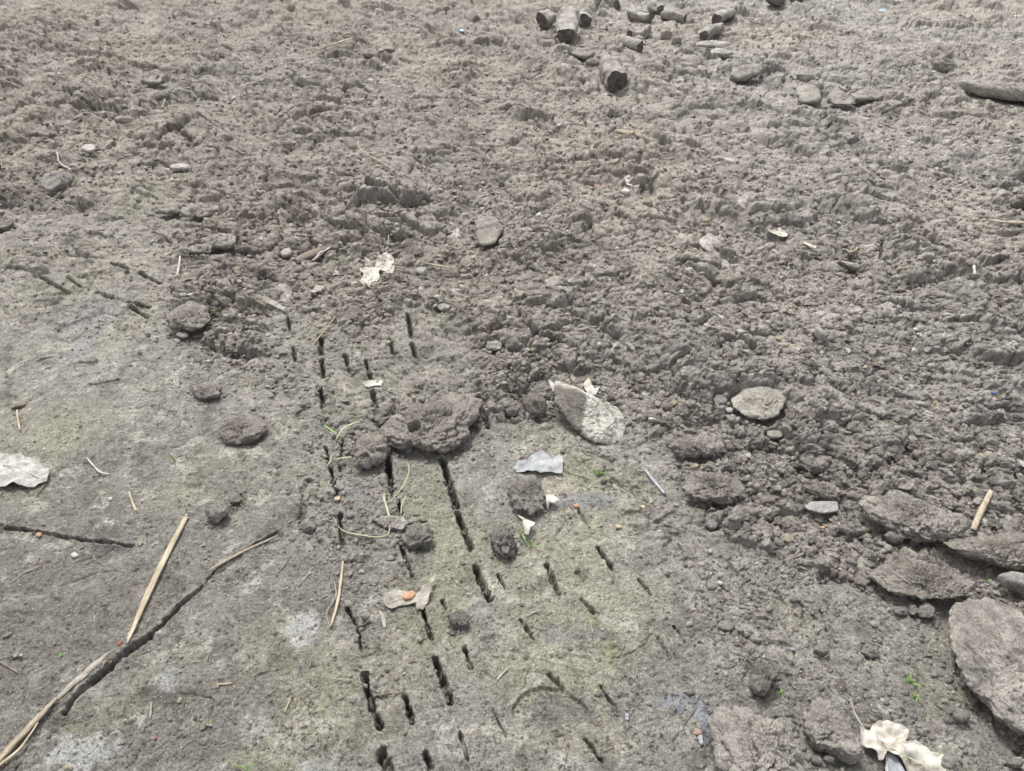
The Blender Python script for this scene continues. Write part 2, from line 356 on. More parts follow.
# (name, label, outline in the photograph, thickness m, flatness exponent, roughness, colour, tint, category)
CLODS = [
 ('mud_slab','big pale smooth slab of dried mud at the lower right edge, largest of all',[(948,618),(956,603),(972,596),(988,594),(1010,602),(1030,620),(1075,650),(1080,745),(1050,752),(1018,738),(994,722),(988,706),(968,688),(955,660)],.045,.30,.75,(.27,.252,.222),'slab'),
 ('mud_slab','thick grey brown slab with a dark undercut front, below the upright straw at right',[(858,500),(870,491),(888,489),(908,496),(930,508),(965,521),(966,532),(950,542),(925,545),(895,538),(872,520)],.042,.38,.8,(.245,.222,.193),'slab'),
 ('mud_slab','ragged fibrous slab just under the straw stub at the right edge',[(943,541),(968,534),(1000,532),(1045,535),(1060,560),(1030,575),(1000,568),(982,560),(958,553)],.034,.42,1.0,(.22,.195,.165),'slab'),
 ('mud_slab','rounded brown slab between the undercut slab and the big pale slab',[(868,572),(890,560),(922,560),(955,570),(982,588),(968,600),(940,602),(905,597),(880,590)],.030,.5,.9,(.205,.18,.152),'slab'),
 ('stone','smooth grey stone half covered by the slabs at the right edge',[(998,574),(1012,570),(1040,578),(1045,600),(1022,592),(1006,584)],.03,.5,.08,(.25,.235,.225),'stone'),
 ('soil_clod','wide rough clod with fibrous edge at the bottom edge, left of the tall clod',[(714,720),(722,705),(736,699),(752,706),(775,722),(793,736),(806,757),(822,800),(740,810),(716,770)],.060,.40,.6,(.275,.255,.225),'clod'),
 ('soil_clod','tall tapering clod standing at the bottom right, left of the pale curled leaf',[(800,722),(806,704),(814,692),(828,697),(840,716),(850,738),(861,762),(850,768),(830,756),(805,745)],.055,.42,.55,(.28,.262,.232),'clod'),
 ('soil_clod','narrow dark clod above the wide fibrous clod at the bottom',[(748,690),(752,668),(765,655),(778,660),(776,682),(762,700),(752,700)],.035,.55,.9,(.15,.135,.118),'clod'),
 ('soil_clod','large ragged clod with a dark hollow in its top, resting over two slots',[(383,432),(391,418),(406,413),(413,405),(430,400),(446,394),(466,391),(479,402),(476,418),(466,430),(471,441),(458,450),(446,457),(432,456),(416,452),(398,451),(386,444)],.045,.45,1.1,(.215,.188,.165),'clod'),
 ('soil_clod','smaller spiky clod joined to the left of the ragged hollow clod',[(350,462),(354,444),(358,434),(370,431),(386,436),(390,450),(382,460),(366,473),(352,470)],.035,.55,1.2,(.21,.183,.16),'clod'),
 ('soil_clod','lump behind the ragged hollow clod, at its upper left',[(373,420),(377,408),(392,400),(408,402),(412,412),(400,422),(382,428)],.04,.6,1,(.19,.168,.145),'clod'),
 ('soil_clod','broken clod with pale greenish cracked top at the edge of the churned soil',[(553,386),(572,391),(596,400),(618,408),(629,422),(626,438),(608,441),(588,436),(568,422),(554,404)],.030,.34,.5,(.36,.36,.30),'clod'),
 ('soil_clod','dark angular clod in the hollow left of the pale topped clod',[(522,402),(530,391),(541,392),(547,405),(544,417),(530,418)],.045,.6,.6,(.135,.118,.102),'clod'),
 ('soil_clod','small round dark clod at the left end of the hollow',[(506,412),(510,406),(517,406),(520,413),(516,419),(508,418)],.022,.7,.5,(.14,.125,.11),'clod'),
 ('soil_clod','rugged grey clod lying on white leaf scraps, near the middle',[(504,490),(507,476),(520,471),(538,474),(548,486),(550,502),(544,512),(530,519),(516,514),(512,500)],.035,.55,1.1,(.18,.162,.145),'clod'),
 ('soil_clod','dark knobbly clod below the clod on the leaf scraps',[(487,536),(490,527),(500,524),(508,535),(519,548),(518,560),(504,562),(495,555)],.030,.65,.9,(.125,.113,.105),'clod'),
 ('soil_clod','rounded clod with pale stems behind it, right of the pale crumbly mud',ell(419,538,32,28),.030,.6,1.0,(.175,.16,.142),'clod'),
 ('soil_clod','low pale crumbly clod crossed by a thin stem',[(374,520),(388,513),(402,515),(409,524),(402,532),(388,530)],.015,.55,1,(.27,.25,.22),'clod'),
 ('soil_clod','single round dark clod right of the leaf with the orange stone',ell(461,621,23,22),.024,.7,1,(.15,.138,.125),'clod'),
 ('soil_clod','large brown clod with shaded left side, alone on the smooth mud at left',[(218,432),(222,420),(236,412),(252,411),(264,418),(267,430),(258,443),(240,449),(224,444)],.040,.6,.6,(.17,.146,.125),'clod'),
 ('soil_clod','grey squarish clod right of the long straw tip',ell(217,514,23,24),.026,.6,.9,(.19,.176,.16),'clod'),
 ('soil_clod','small clod above and right of the squarish grey clod',box(229,493,242,506),.014,.6,.8,(.17,.158,.142),'clod'),
 ('soil_clod','flat clod above the large brown clod at left',box(192,380,222,401),.022,.55,.9,(.19,.168,.145),'clod'),
 ('soil_clod','lumpy mound clod below the pairs of slots at left',[(165,318),(178,306),(190,300),(204,302),(213,318),(211,330),(196,337),(184,332),(172,328)],.035,.6,1,(.2,.176,.152),'clod'),
 ('stone','small flat stone at the foot of the lumpy mound clod',box(177,331,190,339),.010,.6,.2,(.22,.205,.185),'stone'),
 ('soil_clod','pale plated clod, right one of the touching pair at upper left',[(180,212),(192,203),(210,206),(224,205),(214,216),(200,221),(184,220)],.03,.5,.9,(.25,.225,.198),'clod'),
 ('soil_clod','pale plated clod, left one of the touching pair at upper left',box(157,203,181,216),.03,.5,.6,(.24,.215,.188),'clod'),
 ('soil_clod','round topped clod upper right of the white upright twig',[(200,240),(208,232),(222,231),(234,234),(237,244),(228,251),(212,249)],.03,.5,.8,(.235,.212,.185),'clod'),
 ('soil_clod','flat clod tucked in front of the round topped clod',box(189,242,213,256),.02,.55,.8,(.215,.195,.17),'clod'),
 ('rock','slanted grey slab of rock at the upper left',[(40,190),(46,178),(58,169),(72,168),(73,174),(62,188),(50,196)],.05,.4,.5,(.2,.188,.178),'rock'),
 ('stone','pale flat stone on the lip above the greenish patch at upper left',box(170,165,190,173),.02,.5,.3,(.30,.28,.275),'stone'),
 ('stone','small whitish angular stone right above the slanted rock',box(83,145,96,155),.02,.6,.3,(.33,.315,.31),'stone'),
 ('soil_clod','rounded grey clod with shaded front high up at left',[(139,80),(146,71),(156,69),(165,77),(162,86),(148,88)],.06,.55,.8,(.235,.212,.188),'clod'),
 ('soil_clod','small oval clod below the rounded grey clod at left',box(113,117,134,126),.03,.6,.6,(.24,.22,.195),'clod'),
 ('soil_clod','low slab cut by the left edge of the picture',[(-20,218),(0,217),(16,219),(12,228),(0,233),(-20,232)],.04,.5,.7,(.22,.2,.172),'clod'),
 ('soil_clod','left one of two small clods side by side at the top, left of centre',box(362,49,379,60),.05,.6,.7,(.215,.19,.165),'clod'),
 ('soil_clod','right one of two small clods side by side at the top, left of centre',box(378,47,395,56),.04,.55,.7,(.225,.2,.175),'clod'),
 ('soil_clod','round clod directly below the pale leaf with two lobes',box(378,290,397,304),.022,.6,.9,(.23,.21,.185),'clod'),
 ('stone','small grey stone right of the pale two lobed leaf',box(416,266,426,275),.014,.6,.3,(.25,.25,.25),'stone'),
 ('stone','small pale stone beside the root left of the two lobed leaf',box(281,248,292,258),.018,.6,.3,(.29,.27,.245),'stone'),
 ('soil_clod','pale angular clod right of the topmost slot',box(478,300,500,315),.024,.55,.8,(.245,.222,.195),'clod'),
 ('soil_clod','small squarish clod between the topmost slot and the pale angular clod',box(437,303,451,313),.018,.55,.7,(.235,.215,.19),'clod'),
 ('soil_clod','pale low clod below the pale angular clod',box(485,340,502,352),.016,.55,.8,(.25,.23,.2),'clod'),
 ('soil_clod','flat knobby clod above the wavy mound in the middle',[(472,236),(474,220),(486,213),(499,218),(503,232),(494,248),(480,250)],.030,.55,.8,(.2,.178,.155),'clod'),
 ('soil_clod','broad clod with cracks at right, left of the pale flake cluster',[(731,398),(742,388),(760,386),(780,390),(787,402),(778,416),(764,425),(746,420),(734,412)],.028,.42,.6,(.275,.258,.22),'clod'),
 ('stone','blue grey angular stone left of the broad cracked clod',[(712,400),(716,393),(724,394),(728,402),(724,407),(715,406)],.018,.6,.15,(.19,.2,.21),'stone'),
 ('stone','small round bluish pebble touching the blue grey angular stone',box(726,407,733,414),.012,.7,.05,(.30,.33,.36),'stone'),
 ('soil_clod','long clod with shaded underside right of the pale topped clod',[(665,450),(672,438),(688,434),(706,434),(722,440),(725,448),(714,456),(690,462),(676,460)],.028,.5,.9,(.215,.19,.165),'clod'),
 ('soil_clod','big bumpy clod at the right end of the smooth green mud',[(680,486),(686,472),(702,467),(722,470),(738,480),(748,492),(738,502),(716,507),(696,501)],.036,.58,1,(.19,.168,.148),'clod'),
 ('stone','round dark pebble below the big bumpy clod',ell(712,524,14,13),.013,.7,.15,(.16,.15,.14),'stone'),
 ('soil_clod','rounded brown clod in the churned soil under the pale band at right',[(796,462),(806,455),(822,458),(828,468),(820,476),(804,474)],.030,.6,.8,(.2,.18,.155),'clod'),
 ('soil_clod','wedge shaped flat clod left of the undercut slab',[(805,490),(816,480),(836,482),(846,494),(842,503),(824,500)],.022,.5,.7,(.2,.178,.155),'clod'),
 ('stone','blue grey slate flake lying left of the undercut slab',[(804,507),(812,503),(838,503),(838,511),(822,513),(808,510)],.006,.35,.15,(.27,.285,.29),'stone'),
 ('soil_clod','angular clod below the slate flake',[(838,530),(846,521),(858,522),(866,532),(858,539),(844,538)],.022,.5,.8,(.185,.165,.145),'clod'),
 ('soil_clod','rounded clod hanging at the lower front of the undercut slab',box(885,528,906,545),.022,.6,.8,(.19,.168,.148),'clod'),
 ('soil_clod','flaky clod alone on the green mud, right of centre at the bottom',[(860,655),(864,645),(872,641),(880,648),(880,656),(870,660)],.016,.55,.9,(.2,.185,.165),'clod'),
 ('soil_clod','small tilted clod left of the flaky clod on the green mud',box(813,645,829,657),.018,.55,.8,(.18,.166,.15),'clod'),
 ('stone','rounded pebble between the big pale slab and the green mud',ell(961,716,18,17),.017,.7,.25,(.17,.152,.135),'stone'),
 ('soil_clod','leftmost of three small clods under the rounded brown slab',box(894,606,908,617),.013,.6,.5,(.17,.155,.138),'clod'),
 ('soil_clod','middle of three small clods under the rounded brown slab',box(908,604,917,618),.012,.6,.5,(.165,.15,.132),'clod'),
 ('soil_clod','largest and rightmost of three small clods under the rounded brown slab',box(917,602,934,620),.018,.6,.6,(.175,.158,.14),'clod'),
 ('stone','left one of two pebbles at the foot of the tall tapering clod',box(811,756,823,766),.012,.7,.2,(.18,.165,.15),'stone'),
 ('stone','right one of two pebbles at the foot of the tall tapering clod',box(823,755,835,764),.012,.7,.2,(.185,.17,.152),'stone'),
 ('stone','round stone in the bottom right corner',box(1006,757,1023,769),.018,.7,.3,(.2,.18,.16),'stone'),
 ('stone','flat tilted stone on the mud above the blue grey wet patch',box(718,620,734,632),.010,.5,.2,(.19,.178,.16),'stone'),
 ('soil_clod','pale round clod with twig roots on the left of the leaf scraps path',ell(308,527,15,13),.016,.65,.8,(.19,.172,.152),'clod'),
 ('stone','yellowish pebble on the smooth mud at the bottom left',ell(289,726,9,9),.009,.7,.3,(.27,.26,.2),'stone'),
 ('soil_clod','long flat plate of pale clay at the upper right edge',[(958,82),(968,77),(990,80),(1030,88),(1060,96),(1060,106),(1020,100),(990,94)],.07,.4,.6,(.25,.232,.205),'plate'),
 ('clay_block','pointed flat block, topmost of the block group right of centre',[(794,80),(806,72),(818,71),(824,77),(818,83),(800,84)],.07,.45,.5,(.25,.235,.205),'block'),
 ('clay_block','square block below the pointed one, with grey front, leftmost of the group',[(796,92),(798,84),(812,86),(820,94),(819,108),(806,109),(799,102)],.08,.4,.4,(.25,.235,.21),'block'),
 ('clay_block','broad pale block, middle of the block group right of centre',[(823,97),(832,91),(848,92),(857,98),(853,108),(834,110)],.08,.4,.4,(.255,.24,.212),'block'),
 ('clay_block','long dark fronted block, right end of the block group',[(850,94),(862,90),(878,93),(884,100),(874,105),(856,104)],.07,.42,.5,(.245,.228,.2),'block'),
 ('clay_block','thin flake lying right of the dark fronted block',box(884,101,902,108),.02,.45,.4,(.25,.23,.2),'flake'),
 ('clay_block','hollow arched block between the stacked blocks and the block group',[(729,80),(734,68),(745,63),(760,65),(762,74),(750,80),(738,83)],.09,.45,.5,(.27,.25,.225),'block'),
 ('soil_clod','small grey clod high at the right, above the long clay plate',box(930,59,957,71),.07,.5,.8,(.24,.22,.195),'clod'),
 ('clay_block','flat pale slab under the two short logs at the top right of centre',box(697,42,731,50),.04,.4,.3,(.30,.29,.28),'slab'),
 ('clay_block','small pale slab in front of the flat one, top right of centre',box(709,49,733,58),.04,.45,.4,(.29,.28,.27),'slab'),
 ('clay_block','shallow wedge of clay left of the single upright log',box(572,48,595,60),.05,.5,.7,(.225,.2,.172),'block'),
 ('clay_block','small wedge of clay touching the top of the single upright log',box(586,59,601,67),.05,.5,.7,(.2,.178,.155),'block'),
 ('soil_clod','small clod right of the curved grey log',box(660,32,673,39),.06,.55,.6,(.22,.2,.175),'clod'),
 ('soil_clod','small clod below right of the curved grey log',box(672,38,682,46),.05,.55,.6,(.235,.215,.19),'clod'),
 ('soil_clod','dark clod on the top edge, left of the blue scraps',box(766,-5,784,4),.09,.55,.6,(.12,.105,.09),'clod'),
 ('soil_clod','second dark clod on the top edge, just right of the first',box(789,-6,804,5),.08,.55,.6,(.12,.105,.09),'clod'),
 ('stone','upright sliver of stone in the churned soil at right',[(814,326),(819,327),(827,339),(826,343),(820,339)],.03,.5,.2,(.25,.235,.215),'stone'),
 ('stone','small round pale pebble near the right edge, middle height',ell(931,366,8,7),.014,.7,.1,(.30,.29,.28),'stone'),
 ('soil_clod','dark clod at the right edge above the straw twig',[(1013,205),(1014,196),(1030,194),(1036,206),(1024,210)],.06,.5,.8,(.16,.142,.122),'clod'),
 ('soil_clod','clod with a whitish corner left of the pale band at right',[(815,425),(822,418),(835,420),(836,428),(824,431)],.016,.5,.6,(.30,.29,.265),'clod'),
 ('soil_clod','flat clod with pale right corner, right of the whitish cornered clod',[(842,430),(850,420),(864,424),(870,432),(862,436),(848,437)],.022,.5,.8,(.2,.18,.16),'clod'),
 ('soil_clod','grey clod below left of the whitish cornered clod',box(767,428,784,441),.018,.5,.6,(.25,.24,.215),'clod'),
 ('soil_clod','small clod low in the churned soil, above the tiny orange stone at right',box(800,533,816,545),.014,.6,.8,(.2,.182,.16),'clod'),
]
SPEC = []
for s in CLODS:
    name, label, poly, t, e, rough, col, cat = s
    if name == 'clay_block': t *= .6; e = .26; rough = max(rough, .5)*1.1; col = tuple(v*.82 for v in col)
    P = np.array(poly, float); ymin, ymax = P[:, 1].min(), P[:, 1].max(); xm, ym = P[:, 0].mean(), P[:, 1].mean()
    bz = 0.0
    for _ in range(3):
        cx, cy = at(xm, ym, bz); bz = float(base_h(np.array([cx]), np.array([cy]))[0]) + .010*float(churn_mask(np.array([cx]), np.array([cy]), False)[0])
    fr = (ymax-P[:, 1])/(ymax-ymin); z = bz + .75*t*fr
    # keep a sane depth: never let the height eat more than 55 % of the outline
    wx, wy = at(P[:, 0], P[:, 1], z)
    if wy.max()-wy.min() < .45*(wx.max()-wx.min()):
        mid = wy.mean(); k = .45*(wx.max()-wx.min())/max(wy.max()-wy.min(), 1e-4); wy = mid+(wy-mid)*min(k, 4)
    if np.polyfit(P[:, 1], wy, 1)[0] > 0: wx, wy = at(P[:, 0], P[:, 1], bz+.3*t)
    c = (float((wx.min()+wx.max())/2), float((wy.min()+wy.max())/2))
    SPEC.append(dict(name=name, label=label, W=np.stack([wx-c[0], wy-c[1]], 1), c=c, bz=bz, t=t, e=e, rough=rough, col=col, cat=cat, px=float(P[:, 0].max()-P[:, 0].min())))
    PADS.append((c[0], c[1], float(np.abs(wx-c[0]).max()), float(np.abs(wy-c[1]).max()), .004 if t < .03 else .008))

# ------------------------------------------------------------------ the ground: one sheet, finer where near
def make_ground():
    rows = []
    def row_y(v):  # world y of picture row v
        return float(at(512, v, 0)[1])
    v = 860.0; ys = [-30, -12, -6, -3, -1.5, -.6, -.2, 0, .1, .2, .26, .3]
    while v > -110:
        yv = row_y(v)
        if yv > .33: ys.append(yv)
        v -= .72 if v > 500 else (.56 if v > 120 else .45)
        if v < -5: v -= .6
    y = ys[-1]; dy = ys[-1]-ys[-2]
    while y < 400: dy *= 1.12; y += dy; ys.append(y)
    ys = np.array(ys)
    half = list(np.arange(0, .80, .00122)); s = half[-1]; ds = .00122
    while s < 1.25: ds *= 1.012; s += ds; half.append(s)
    while s < 12: ds *= 1.25; s += ds; half.append(s)
    half = np.array(half); ss = np.concatenate([-half[:0:-1], half])
    dep = np.maximum(ys*CP+CAM_H*SP, .9)
    X = (dep[:, None]*ss[None, :]).astype(f4); Y = np.repeat(ys[:, None], len(ss), 1).astype(f4)
    R, C = X.shape; xf = X.ravel(); yf = Y.ravel(); N = xf.size
    H = np.empty(N, f4); Mk = np.empty(N, f4); Dt = np.empty(N, f4); cols = np.empty((N, 3), f4); WX = np.empty(N, f4); WY = np.empty(N, f4)
    def job(a, b):
        x, y = xf[a:b], yf[a:b]
        h, m, D = ground_h(x, y); far = 1-sstep(9, 25, np.hypot(x, y))
        H[a:b] = h*far; Mk[a:b] = m; Dt[a:b] = D
        k = m*far
        # lips lean over: the lumps are pushed sideways as they rise
        WX[a:b] = x+k*(.006*perlin2(x*30, y*30, 201)+.002*perlin2(x*90, y*90, 202)+D*.25*perlin2(x*8, y*8, 203))
        WY[a:b] = y-k*(.16*D-.006*perlin2(x*30, y*30, 204)-.002*perlin2(x*90, y*90, 205))
        # colour of the soil itself
        n1 = fbm2(x*3, y*3, 300, 3)[:, None]; n2 = fbm2(x*18, y*18, 310, 3)[:, None]; n3 = perlin2(x*1.1, y*1.1, 320)[:, None]
        c = SOIL*(1+.34*n1+.34*n2) * np.array([1.0, .985, .97])
        c = c + np.array([.012, .0, -.008])*(np.clip(n3*1.2, -.5, 1)+.4*sstep(.5, -.8, x-.15*y)[:, None])*(1-0)
        c = c*(1-.10*sstep(.3, -.8, x-.15*y)[:, None])
        c = c*(1-.40*sstep(.08, .5, fbm2(x*7, y*7, 330, 3)))[:, None]; dr = sstep(.15, .5, fbm2(x*12, y*12, 332, 4, .65))[:, None]; c = c*(1-.5*dr)+np.array([.33, .312, .28])*.5*dr     # damper, darker soil
        # soil paler towards the right, toned down again far off
        sc = sstep(-.5, 2.2, x+.25*y-.3)[:, None]; c = c*(1+.12*sc)*(1-.10*sstep(2.5, 6, y)[:, None])*(1-sc*np.array([0, -.01, -.02]))
        lf = sstep(-.05, -.45, x)[:, None]*sstep(1.5, .95, y)[:, None]; sm = SOILG*(1-.16*lf)*(1+.10*GM(x, y)[:, None])*(1+.20*n1+.30*n2); g = sstep(-.25, .55, fbm2(x*4+7, y*4, 340, 3)+.35*GM(x, y)-.1)[:, None]
        sm = sm*(1-.7*g)+(GREEN*(1+.25*n2))*.7*g
        pl = sstep(.12, .5, fbm2(x*15, y*15, 350, 4, .7))[:, None]; sm = sm*(1-.75*pl)+PALE*1.08*.75*pl
        dk = sstep(.15, .5, fbm2(x*11+4, y*11, 355, 4, .7))[:, None]; sm = sm*(1-.36*dk)
        yl = sstep(.3, .6, fbm2(x*30, y*30, 357, 3, .7))[:, None]*g; sm = sm*(1-.4*yl)+np.array([.30, .30, .15])*.4*yl
        for (px_, py_, rx_, ry_, cc, am) in SPOTS:
            sel = (np.abs(x-px_) < rx_*2.2) & (np.abs(y-py_) < ry_*2.2)
            if not sel.any(): continue
            q = np.hypot((x[sel]-px_)/rx_, (y[sel]-py_)/ry_)+.8*fbm2(x[sel]*28, y[sel]*28, 360, 3, .6)
            s_ = ((1-sstep(.75, 1.15, q))*am)[:, None]; sm[sel] = sm[sel]*(1-s_)+np.array(cc)*s_
        hfq = (1+.42*perlin2(x*120, y*120, 370)+.45*perlin2(x*330, y*330, 371))[:, None]; sm = sm*hfq; c = c*hfq
        mm = m[:, None]; cols[a:b] = np.clip(sm*(1-mm)+c*mm, .02, .8)
    ch = [(i, min(i+60000, N)) for i in range(0, N, 60000)]
    with ThreadPoolExecutor(4) as ex: list(ex.map(lambda t: job(*t), ch))
    V = np.stack([WX, WY, H], 1)
    G = V.reshape(R, C, 3); N3 = np.cross(np.gradient(G, axis=1), np.gradient(G, axis=0)).reshape(-1, 3); N3 /= np.linalg.norm(N3, axis=1)[:, None]+1e-12
    steep = np.clip(1-N3[:, 2], 0, 1)
    def job2(a, b):
        p = V[a:b].astype(f4); w = np.clip(Mk[a:b], .12, 1); w = np.maximum(w, sstep(.3, .6, steep[a:b])*.6)
        near = 1-sstep(8, 14, p[:, 1])
        q = p*np.array([1, 1, 1], f4)
        d = .0075*perlin3(q*42, 601)+.0045*perlin3(q*95, 602)+.0028*perlin3(q*210, 603)
        s1 = .004*perlin3(q*75, 604)
        zz = .30+.70*np.maximum(sstep(.06, .35, steep[a:b]), .8*sstep(0, .4, perlin2(p[:, 0]*5, p[:, 1]*5, 605))); w = np.where(Mk[a:b] > .2, w*zz, w)
        V[a:b] = p+N3[a:b]*(d*w*near)[:, None]; V[a:b, 0] += s1*w*near
    with ThreadPoolExecutor(4) as ex: list(ex.map(lambda t: job2(*t), ch))
    i = np.arange(R*C, dtype=np.int32).reshape(R, C)
    Fq = np.stack([i[:-1, :-1], i[:-1, 1:], i[1:, 1:], i[1:, :-1]], -1).reshape(-1, 4)
    o = mesh_obj('ground', V, Fq, M_SOIL, cols=cols, smooth=True)
    o['kind'] = 'structure'
    return o
def spot(px, py, rx, ry, c, am):
    x, y = at(px, py); s = scale_at(x, y); x2, y2 = at(px, py-ry); return (float(x), float(y), rx/s, abs(float(y2)-float(y)), c, am)
PW = (.36, .36, .345); BL = (.185, .19, .205); PT = (.36, .335, .27)
SPOTS = [spot(82, 757, 34, 22, PW, .85), spot(305, 630, 16, 20, PW, .8), spot(173, 683, 12, 12, PW, .7), spot(256, 732, 16, 16, PW, .55), spot(318, 768, 18, 12, PW, .6),
 spot(565, 766, 16, 8, PW, .7), spot(558, 485, 22, 16, PT, .7), spot(585, 500, 40, 8, BL, .6), spot(672, 706, 16, 12, (.27, .28, .31), .8), spot(705, 725, 12, 26, (.22, .24, .27), .8),
 spot(560, 715, 34, 18, (.15, .143, .13), .75), spot(90, 318, 18, 12, (.23, .225, .235), .7), spot(80, 345, 14, 14, (.24, .235, .245), .7), spot(370, 615, 12, 16, (.30, .28, .25), .7),
 spot(375, 700, 26, 18, (.27, .25, .22), .6), spot(600, 470, 26, 12, GREEN, .6), spot(610, 655, 10, 24, (.24, .25, .15), .6), spot(560, 640, 16, 10, SLATE*1.1, .5), spot(600, 640, 20, 6, SLATE*.9, .6),
 spot(930, 690, 26, 26, (.20, .205, .13), .4), spot(820, 680, 24, 12, (.26, .25, .21), .5), spot(430, 610, 40, 40, (.22, .225, .15), .45), spot(420, 490, 26, 26, (.21, .22, .145), .5),
 spot(660, 670, 50, 18, (.16, .15, .13), .5), spot(590, 745, 50, 20, (.30, .28, .22), .4), spot(845, 755, 16, 10, (.17, .19, .22), .6), spot(100, 690, 30, 8, (.26, .25, .23), .6),
 spot(350, 490, 18, 14, (.17, .165, .175), .6), spot(60, 430, 60, 30, (.24, .225, .18), .4), spot(70, 610, 110, 60, (.155, .142, .122), .55), spot(400, 690, 40, 60, (.25, .24, .2), .35),
 spot(240, 690, 60, 50, (.165, .152, .132), .4), spot(520, 320, 20, 20, (.26, .26, .2), .5)]
def GM(x, y):
    a = sstep(.9, .1, np.hypot((x+.0)/.75, (y-.85)/.5)); return a
make_ground()

# ------------------------------------------------------------------ clods and stones
def rad_profile(W, th):
    """distance from the origin to the outline in each direction"""
    r = np.zeros(len(th)); n = len(W)
    for k, a in enumerate(th):
        d = (math.cos(a), math.sin(a)); best = 0
        for i in range(n):
            p, q = W[i], W[(i+1) % n]; ex, ey = q-p; den = d[0]*ey-d[1]*ex
            if abs(den) < 1e-12: continue
            t = (p[0]*ey-p[1]*ex)/den; s = (p[0]*d[1]-p[1]*d[0])/den
            if 0 <= s <= 1 and t > best: best = t
        r[k] = best
    r[r == 0] = r[r > 0].mean() if (r > 0).any() else .01
    return r
def clod_mesh(W, t, e, rough, seed, res=48, sink=.25, under=1.0):
    nt = res*2; nf = res; th = np.linspace(0, 2*math.pi, nt, endpoint=False)
    r = rad_profile(W, th); k = np.array([1, 2, 1])/4
    r = k[0]*np.roll(r, 1)+k[1]*r+k[2]*np.roll(r, -1)
    pd = np.linspace(-math.pi/2, math.pi/2, 800); cd = np.abs(np.cos(pd))**e; cd[0] = cd[-1] = 0; sd_ = np.sign(np.sin(pd))*np.abs(np.sin(pd))**max(.55, e)
    al = np.concatenate([[0], np.cumsum(np.hypot(np.diff(cd)*r.mean(), np.diff(sd_)*t/2))]); tt = np.linspace(0, al[-1], nf+1)[1:-1]
    cph = np.interp(tt, al, cd); sph = np.interp(tt, al, sd_)
    x = (np.outer(cph, np.cos(th)*r)).ravel(); y = (np.outer(cph, np.sin(th)*r)).ravel()
    z = np.repeat(sph, nt)*t/2
    V = np.stack([np.append(x, [0, 0]), np.append(y, [0, 0]), np.append(z, [-t/2, t/2])], 1)
    V[:, 2] += t*(.5-sink)
    # lower half tucks in: undercut
    k = np.clip(-V[:, 2]/t+.35, 0, 1); V[:, :2] *= (1-.35*k*rough*under)[:, None]
    size = float(r.mean())
    if rough > .33:
        rs = np.random.RandomState(seed*7+1); sc3 = np.array([np.abs(x).max(), np.abs(y).max(), t*.5]); q3 = (V-np.array([0, 0, t*.25]))/sc3
        for _ in range(9):
            nv = rs.normal(0, 1, 3)*np.array([1, 1, .8]); nv /= np.linalg.norm(nv); dd = q3@nv; lim = rs.uniform(.93, 1.2) if (t > .04 and e < .39 and len(W) > 9) or len(W) >= 16 or (.3 < e < .345) else rs.uniform(.76, .99) if t < .046 and e < .45 else rs.uniform(.66, .95); q3 = q3-np.outer(np.maximum(dd-lim, 0)*.9, nv)
        V = q3*sc3+np.array([0, 0, t*.25])
    nrm = np.stack([V[:, 0]/size, V[:, 1]/size, (V[:, 2]-t*.25)/(t*.5)], 1)
    nrm /= np.linalg.norm(nrm, axis=1)[:, None]+1e-6
    amp = rough*min(t, size)
    f = 1/size
    d = .26*fbm3(V*f*1.5+seed*3.1, seed, 2)+.10*(1-2*np.abs(fbm3(V*f*3+seed, seed+3, 2)))-.05
    g0 = V*f*2.2+.5*np.stack([perlin3(V*f*2, seed+30), perlin3(V*f*2+5, seed+31), perlin3(V*f*2+9, seed+32)], 1)     # facets
    W1 = worley2(g0[:, 0]+g0[:, 2], g0[:, 1]-.6*g0[:, 2], seed+33); d = d+.20*(W1[4]-.5)+.45*(W1[2]*(W1[5]-.5)+W1[3]*(W1[6]-.5))-.09*(1-sstep(0, .10, W1[1]-W1[0]))
    p = V + .010*min(1, size/.04)*np.stack([perlin3(V*60, seed+4), perlin3(V*60+7, seed+5), perlin3(V*60+3, seed+6)], 1)
    crack = np.abs(perlin3(p*np.array([f*2, f*2, f*3]), seed+7)); d = d - .12*(1-sstep(0, .05, crack))
    V = V + nrm*(amp*d)[:, None]
    ks = float(np.clip(size/.04, .3, 1)); fine = ks*min(rough+.15, 1)*(.0055*fbm3(V*190, seed+9, 3, .8) + .0040*(fbm3(V*60, seed+11, 2)) - .003*sstep(.25, .5, perlin3(V*75, seed+15)))
    side = np.stack([perlin3(V*110, seed+20), perlin3(V*110+5, seed+21), perlin3(V*110+9, seed+22)], 1)*.0022*ks*min(rough, 1.2)
    V = V + nrm*fine[:, None]+side
    nr = nf-1; i = np.arange(nr*nt).reshape(nr, nt); j = np.roll(i, -1, 1)
    Fq = np.stack([i[:-1], j[:-1], j[1:], i[1:]], -1).reshape(-1, 4)
    b, tp = nr*nt, nr*nt+1
    tris = np.concatenate([np.stack([np.full(nt, b), j[0], i[0]], 1), np.stack([np.full(nt, tp), i[-1], j[-1]], 1)])
    return V, Fq, tris
def tint(V, col, seed, var=.2):
    n = fbm3(V*30, seed+40, 3)[:, None]; n2 = fbm3(V*9+2, seed+44, 2)[:, None]
    col = np.array(col); lu = col.mean(); col = lu*(.4*col/lu+.6*SOIL/SOIL.mean()); c = col*1.18*(1+var*n*1.3+var*n2); return np.clip(c, .02, .8)
